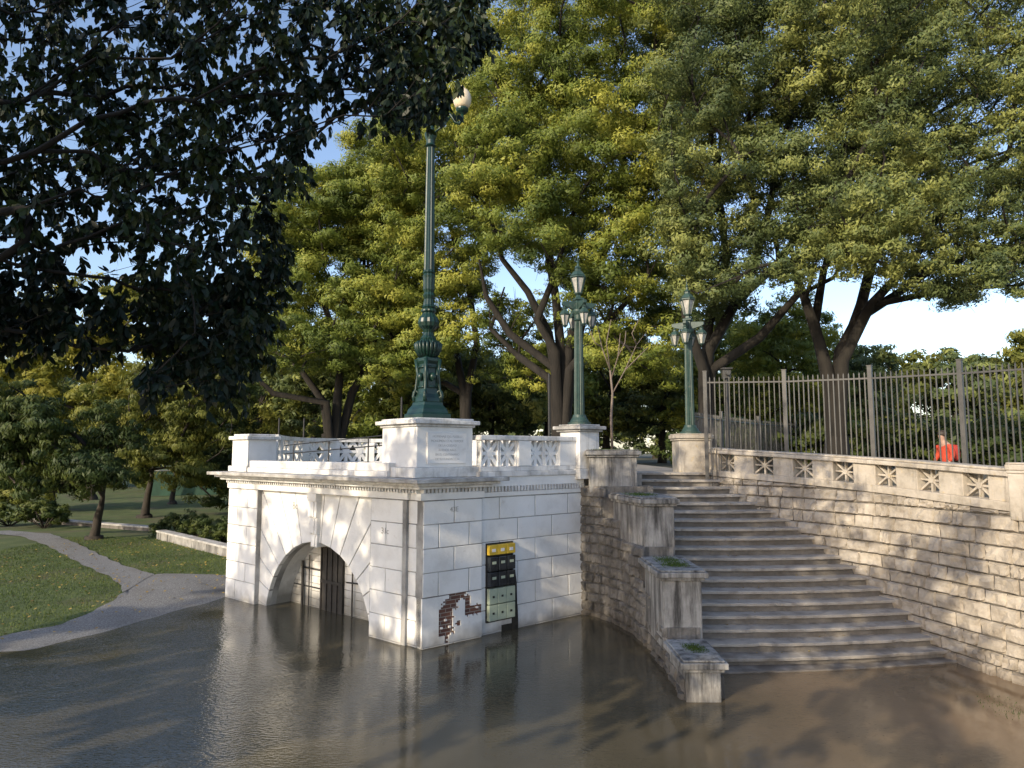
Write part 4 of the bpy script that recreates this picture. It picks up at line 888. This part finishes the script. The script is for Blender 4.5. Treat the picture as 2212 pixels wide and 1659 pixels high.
# ------------------------------------------------------------ meter boxes
mt=empty('meter_cabinet',FR.pt(1.82,.2,.02),'bank of electricity meters with yellow caps on the white wall above the water','meter box')
MB().rect(FR,1.50,2.17,.22,1.72,-.02,.03).build('back_board',M['rust'],mt)
cw_=.215
for c in range(3):
    u0=1.505+c*.22
    MB().rect(FR,u0,u0+cw_,1.50,1.69,.032,.12).build('yellow_cap',M['yellow'],mt,bevel=.01)
    MB().rect(FR,u0+.06,u0+.15,1.56,1.62,.122,.126).build('sticker',M['sticker'],mt)
    for k in range(2):
        z0=.90+.29*k; w=MB().rect(FR,u0+.005,u0+cw_-.005,z0,z0+.275,.032,.13); wo=w.build('meter_window',M['smoke'],mt,bevel=.015)
        MB().rect(FR,u0+.06,u0+cw_-.06,z0+.14,z0+.19,.132,.136).build('meter_face',M['gbox'],wo)
        z0=.26+.31*k; w=MB().rect(FR,u0,u0+cw_,z0,z0+.295,.032,.115); wo=w.build('fuse_box',M['gbox'],mt,bevel=.012)
        MB().rect(FR,u0+.08,u0+.13,z0+.12,z0+.16,.117,.120).build('sticker',M['black'],wo)
M['stain']=mk('black_damp_stain',[(.3,(.012,.012,.010)),(.7,(.05,.045,.035))],9,.6)
m_=MB(); m_.ext(FR,[(2.16,-.1),(2.33,-.1),(2.32,.25),(2.30,.5),(2.29,.9),(2.25,1.12),(2.16,1.14)],-.001,.006); m_.rect(FR,1.9,2.155,-.1,.12,-.001,.005); m_.build('damp_stain',M['stain'],bd)
# ------------------------------------------------------------ low kerb walls at left
def lowwall(name,label,a,b,z0,z1,w,mat):
    fr=Fr(a,(b[0]-a[0],b[1]-a[1])); l=math.hypot(b[0]-a[0],b[1]-a[1]); r=empty(name,(a[0],a[1],z0),label,'wall')
    MB().rect(fr,0,l,z0,z1-.07,-w,0).build('body',mat,r); MB().rect(fr,-.03,l+.03,z1-.068,z1,-w-.03,.03).build('coping',M['slab'],r,bevel=.01)
a,b=P(338,1166,.2),P(530,1216,.2); lowwall('kerb_wall','low pale kerb wall holding the shrubs left of the building',pf(a),pf(b),.1,.55,.3,M['pier'])
a,b=P(60,1128,.2),P(330,1150,.2); lowwall('edging_wall','low dark stone edging across the far lawn',pf(a),pf(b),.1,.42,.3,M['dstone'])
M['mural']=mk('dark_green_wall_paint',[(.3,(.02,.05,.035)),(.7,(.05,.12,.08))],.8,.8)
a,b=(Q(330,1000,52).x,52),(Q(500,1000,54).x,54); lowwall('green_wall','far dark green painted wall seen between the left trees',a,b,.2,2.1,.3,M['mural'])
# ------------------------------------------------------------ ground cover
def flat(name,label,c,sz=.04):
    k=len(c); nn=unit(np.stack([rng.normal(0,.3,k),rng.normal(0,.3,k),np.ones(k)],1)); a=unit(np.cross(nn,rng.normal(size=(k,3)))); b=np.cross(nn,a)
    tag(quads(name,M['fallen'],None,np.stack([c-a*sz,c+b*sz*.6,c+a*sz,c-b*sz*.6],1),4,[(0,1,2,3)],rng.uniform(0,1,k)),label,'leaves',kind='stuff')
def blades():
    n=56000; x=rng.uniform(-17,-6.6,n); y=rng.uniform(12.3,27,n)
    p1_=[pf(P(a_,b_,.10)) for a_,b_ in E1+E2[::-1]]
    p2_=[pf(P(a_,b_,.10)) for a_,b_ in [(-60,1158),(45,1166),(100,1187),(180,1232),(245,1262),(268,1291),(330,1252),(262,1230),(215,1207),(165,1182),(110,1161),(20,1153)]]
    hz=np.array([hgt(a_,b_) for a_,b_ in zip(x,y)]); m=(hz>-.03)
    m&=~np.array([inpoly(p1_,a_,b_) or inpoly(p2_,a_,b_) for a_,b_ in zip(x,y)])
    c=np.stack([x,y,hz],1)[m]; k=len(c); d=unit(np.stack([rng.normal(0,.5,k),rng.normal(0,.5,k),np.ones(k)],1)); hh=rng.uniform(.02,.06,(k,1)); s=unit(np.cross(d,rng.normal(size=(k,3))))*.007
    tag(quads('grass',M['grass'],None,np.stack([c-s,c+s,c+d*hh+s*.2,c+d*hh-s*.2],1),4,[(0,1,2,3)],rng.uniform(0,1,k)),'short green grass of the lawn left of the building','grass',kind='stuff')
    n=900; x=rng.uniform(-16,-7,n); y=rng.uniform(13,26,n); hz=np.array([hgt(a_,b_) for a_,b_ in zip(x,y)]); m=hz>.01; c=np.stack([x,y,hz+.05],1)[m]
    flat('fallen_leaves','yellow and brown leaves fallen on the lawn and path',c)
    L_=[]
    for _ in range(110):
        i=random.randrange(NS-1); z=rise*(i+1); l,r=step_line(z-rise); l2,r2=step_line(z); t=random.random()**1.2; p=l.lerp(r,t).lerp(l2.lerp(r2,t),random.uniform(.35,.95)); L_.append((p.x,p.y,z+.008))
    flat('step_litter','small dry leaves scattered on the stair treads',np.array(L_),.02)
blades()
# ------------------------------------------------------------ person
def person():
    q=Q(2045,975,18.5); gz=zg(q.x,18.5)-.02; loc=Vector((q.x,18.5,gz)); r=empty('person',loc,'person in a red jacket with a red backpack walking behind the fence','person')
    M['skin']=mk('skin',[(.3,(.36,.21,.15)),(.7,(.42,.26,.19))],5,.6); M['red']=mk('red_jacket_cloth',[(.3,(.42,.045,.02)),(.7,(.55,.07,.03))],5,.8,bump=.3,bscale=12); M['hair']=mk('dark_hair',[(.3,(.02,.014,.01)),(.7,(.05,.035,.025))],20,.6); M['trs']=mk('dark_trousers',[(.3,(.02,.022,.03)),(.7,(.04,.042,.05))],8,.9); M['pack']=mk('red_backpack_cloth',[(.3,(.30,.025,.015)),(.7,(.40,.035,.02))],7,.7)
    def skin(name,vs,es,rad,mat,parent=r,sub=2):
        me=bpy.data.meshes.new(name); me.from_pydata(vs,es,[]); o=bpy.data.objects.new(name,me); C.objects.link(o); o.parent=parent
        s=o.modifiers.new('skin','SKIN'); 
        if not me.skin_vertices: 
            bm=bmesh.new(); bm.from_mesh(me); bm.verts.layers.skin.verify(); bm.to_mesh(me); bm.free()
        for i,rr in enumerate(rad): me.skin_vertices[0].data[i].radius=(rr,rr) if not isinstance(rr,tuple) else rr
        me.skin_vertices[0].data[0].use_root=True
        ss=o.modifiers.new('sub','SUBSURF'); ss.levels=sub; ss.render_levels=sub; me.materials.append(mat); s.use_smooth_shade=True; return o
    v=[(0,0,.93),(-.02,0,1.1),(-.03,0,1.3),(-.06,0,1.43),(-.09,0,1.50),(-.12,0,1.60),(-.13,0,1.70),
       (-.03,-.17,1.38),(.02,-.23,1.12),(-.10,-.22,.90),(-.03,.17,1.38),(-.08,.23,1.12),(-.22,.22,.92),
       (0,-.09,.88),(-.14,-.10,.50),(-.12,-.10,.09),(-.27,-.10,.04),(0,.09,.88),(.10,.10,.50),(.26,.10,.13),(.14,.10,.04)]
    e=[(0,1),(1,2),(2,3),(3,4),(4,5),(5,6),(3,7),(7,8),(8,9),(3,10),(10,11),(11,12),(0,13),(13,14),(14,15),(15,16),(0,17),(17,18),(18,19),(19,20)]
    rad=[.13,.12,.14,.10,.055,.085,.075,.06,.042,.03,.06,.042,.03,.09,.06,.04,.035,.09,.06,.04,.035]
    for base_i,s in ((9,-1),(12,1)):
        bx,by,bz=v[base_i]
        for j,(dy,l) in enumerate(((-.03,.07),(-.01,.085),(.01,.08),(.03,.065))):
            k=len(v); v+= [(bx-.03,by+dy,bz-.06),(bx-.05,by+dy,bz-.06-l)]; e+=[(base_i,k),(k,k+1)]; rad+=[.012,.009]
        k=len(v); v+=[(bx-.06,by-.03*s,bz-.03),(bx-.09,by-.03*s,bz-.07)]; e+=[(base_i,k),(k,k+1)]; rad+=[.012,.010]
    skin('body',v,e,rad,M['skin'])
    skin('jacket',[(0,0,.86),(-.02,0,1.08),(-.03,0,1.28),(-.05,0,1.41),(-.03,-.18,1.38),(.02,-.245,1.12),(-.09,-.235,.95),(-.03,.18,1.38),(-.08,.245,1.12),(-.19,.235,.96)],[(0,1),(1,2),(2,3),(3,4),(4,5),(5,6),(3,7),(7,8),(8,9)],[.17,.16,.175,.11,.085,.065,.052,.085,.065,.052],M['red'])
    skin('trousers',[(0,0,.92),(0,-.09,.84),(-.14,-.10,.50),(-.12,-.10,.14),(0,.09,.84),(.10,.10,.50),(.24,.10,.18)],[(0,1),(1,2),(2,3),(0,4),(4,5),(5,6)],[.15,.11,.08,.06,.11,.08,.06],M['trs'])
    def lump(name,c,s,mat,pw=1):
        bm=bmesh.new(); bmesh.ops.create_icosphere(bm,subdivisions=3,radius=1)
        for w in bm.verts:
            n=w.co.copy()
            if pw<1: n=Vector([math.copysign(abs(t)**pw,t) for t in n])
            w.co=Vector((c[0]+n.x*s[0],c[1]+n.y*s[1],c[2]+n.z*s[2]))
        me=bpy.data.meshes.new(name); bm.to_mesh(me); bm.free(); me.materials.append(mat); me.polygons.foreach_set('use_smooth',[True]*len(me.polygons)); o=bpy.data.objects.new(name,me); C.objects.link(o); o.parent=r
    lump('hair',(-.09,0,1.69),(.115,.098,.10),M['hair']); lump('backpack',(.19,0,1.18),(.11,.15,.22),M['pack'],.6)
person()
# ------------------------------------------------------------ world, sun, camera
w=bpy.data.worlds.new('World'); bpy.context.scene.world=w; w.use_nodes=True; nt=w.node_tree; bg=nt.nodes['Background']
sk_=nt.nodes.new('ShaderNodeTexSky'); sk_.sky_type='NISHITA'; sk_.sun_disc=False
D=Vector((.60,.70,-.385)).normalized(); S=-D
sk_.sun_elevation=math.asin(S.z); sk_.sun_rotation=math.atan2(S.x,S.y); sk_.air_density=1.0; sk_.dust_density=1.0; sk_.ozone_density=1.2
gm=nt.nodes.new('ShaderNodeMix'); gm.data_type='RGBA'; gm.blend_type='MULTIPLY'; gm.inputs[0].default_value=1; gm.inputs[7].default_value=(1.80,1.74,1.80,1)
nt.links.new(sk_.outputs[0],gm.inputs[6]); nt.links.new(gm.outputs[2],bg.inputs[0]); bg.inputs[1].default_value=.15
sl=bpy.data.lights.new('sun','SUN'); sl.energy=5; sl.angle=math.radians(.6); sl.color=(1,.85,.63); so=bpy.data.objects.new('sun',sl); C.objects.link(so); so.rotation_euler=D.to_track_quat('-Z','Y').to_euler(); so.location=(-12,-12,14)
cam=bpy.data.cameras.new('camera'); cam.sensor_width=36; cam.lens=18/(1106/F); cam.clip_end=2000; cam.clip_start=.05
co=bpy.data.objects.new('camera',cam); C.objects.link(co); co.location=(0,0,CH); co.rotation_euler=(math.pi/2+PIT,0,0); bpy.context.scene.camera=co
bpy.context.scene.view_settings.view_transform='Standard'; bpy.context.scene.view_settings.look='None'; bpy.context.scene.view_settings.exposure=0
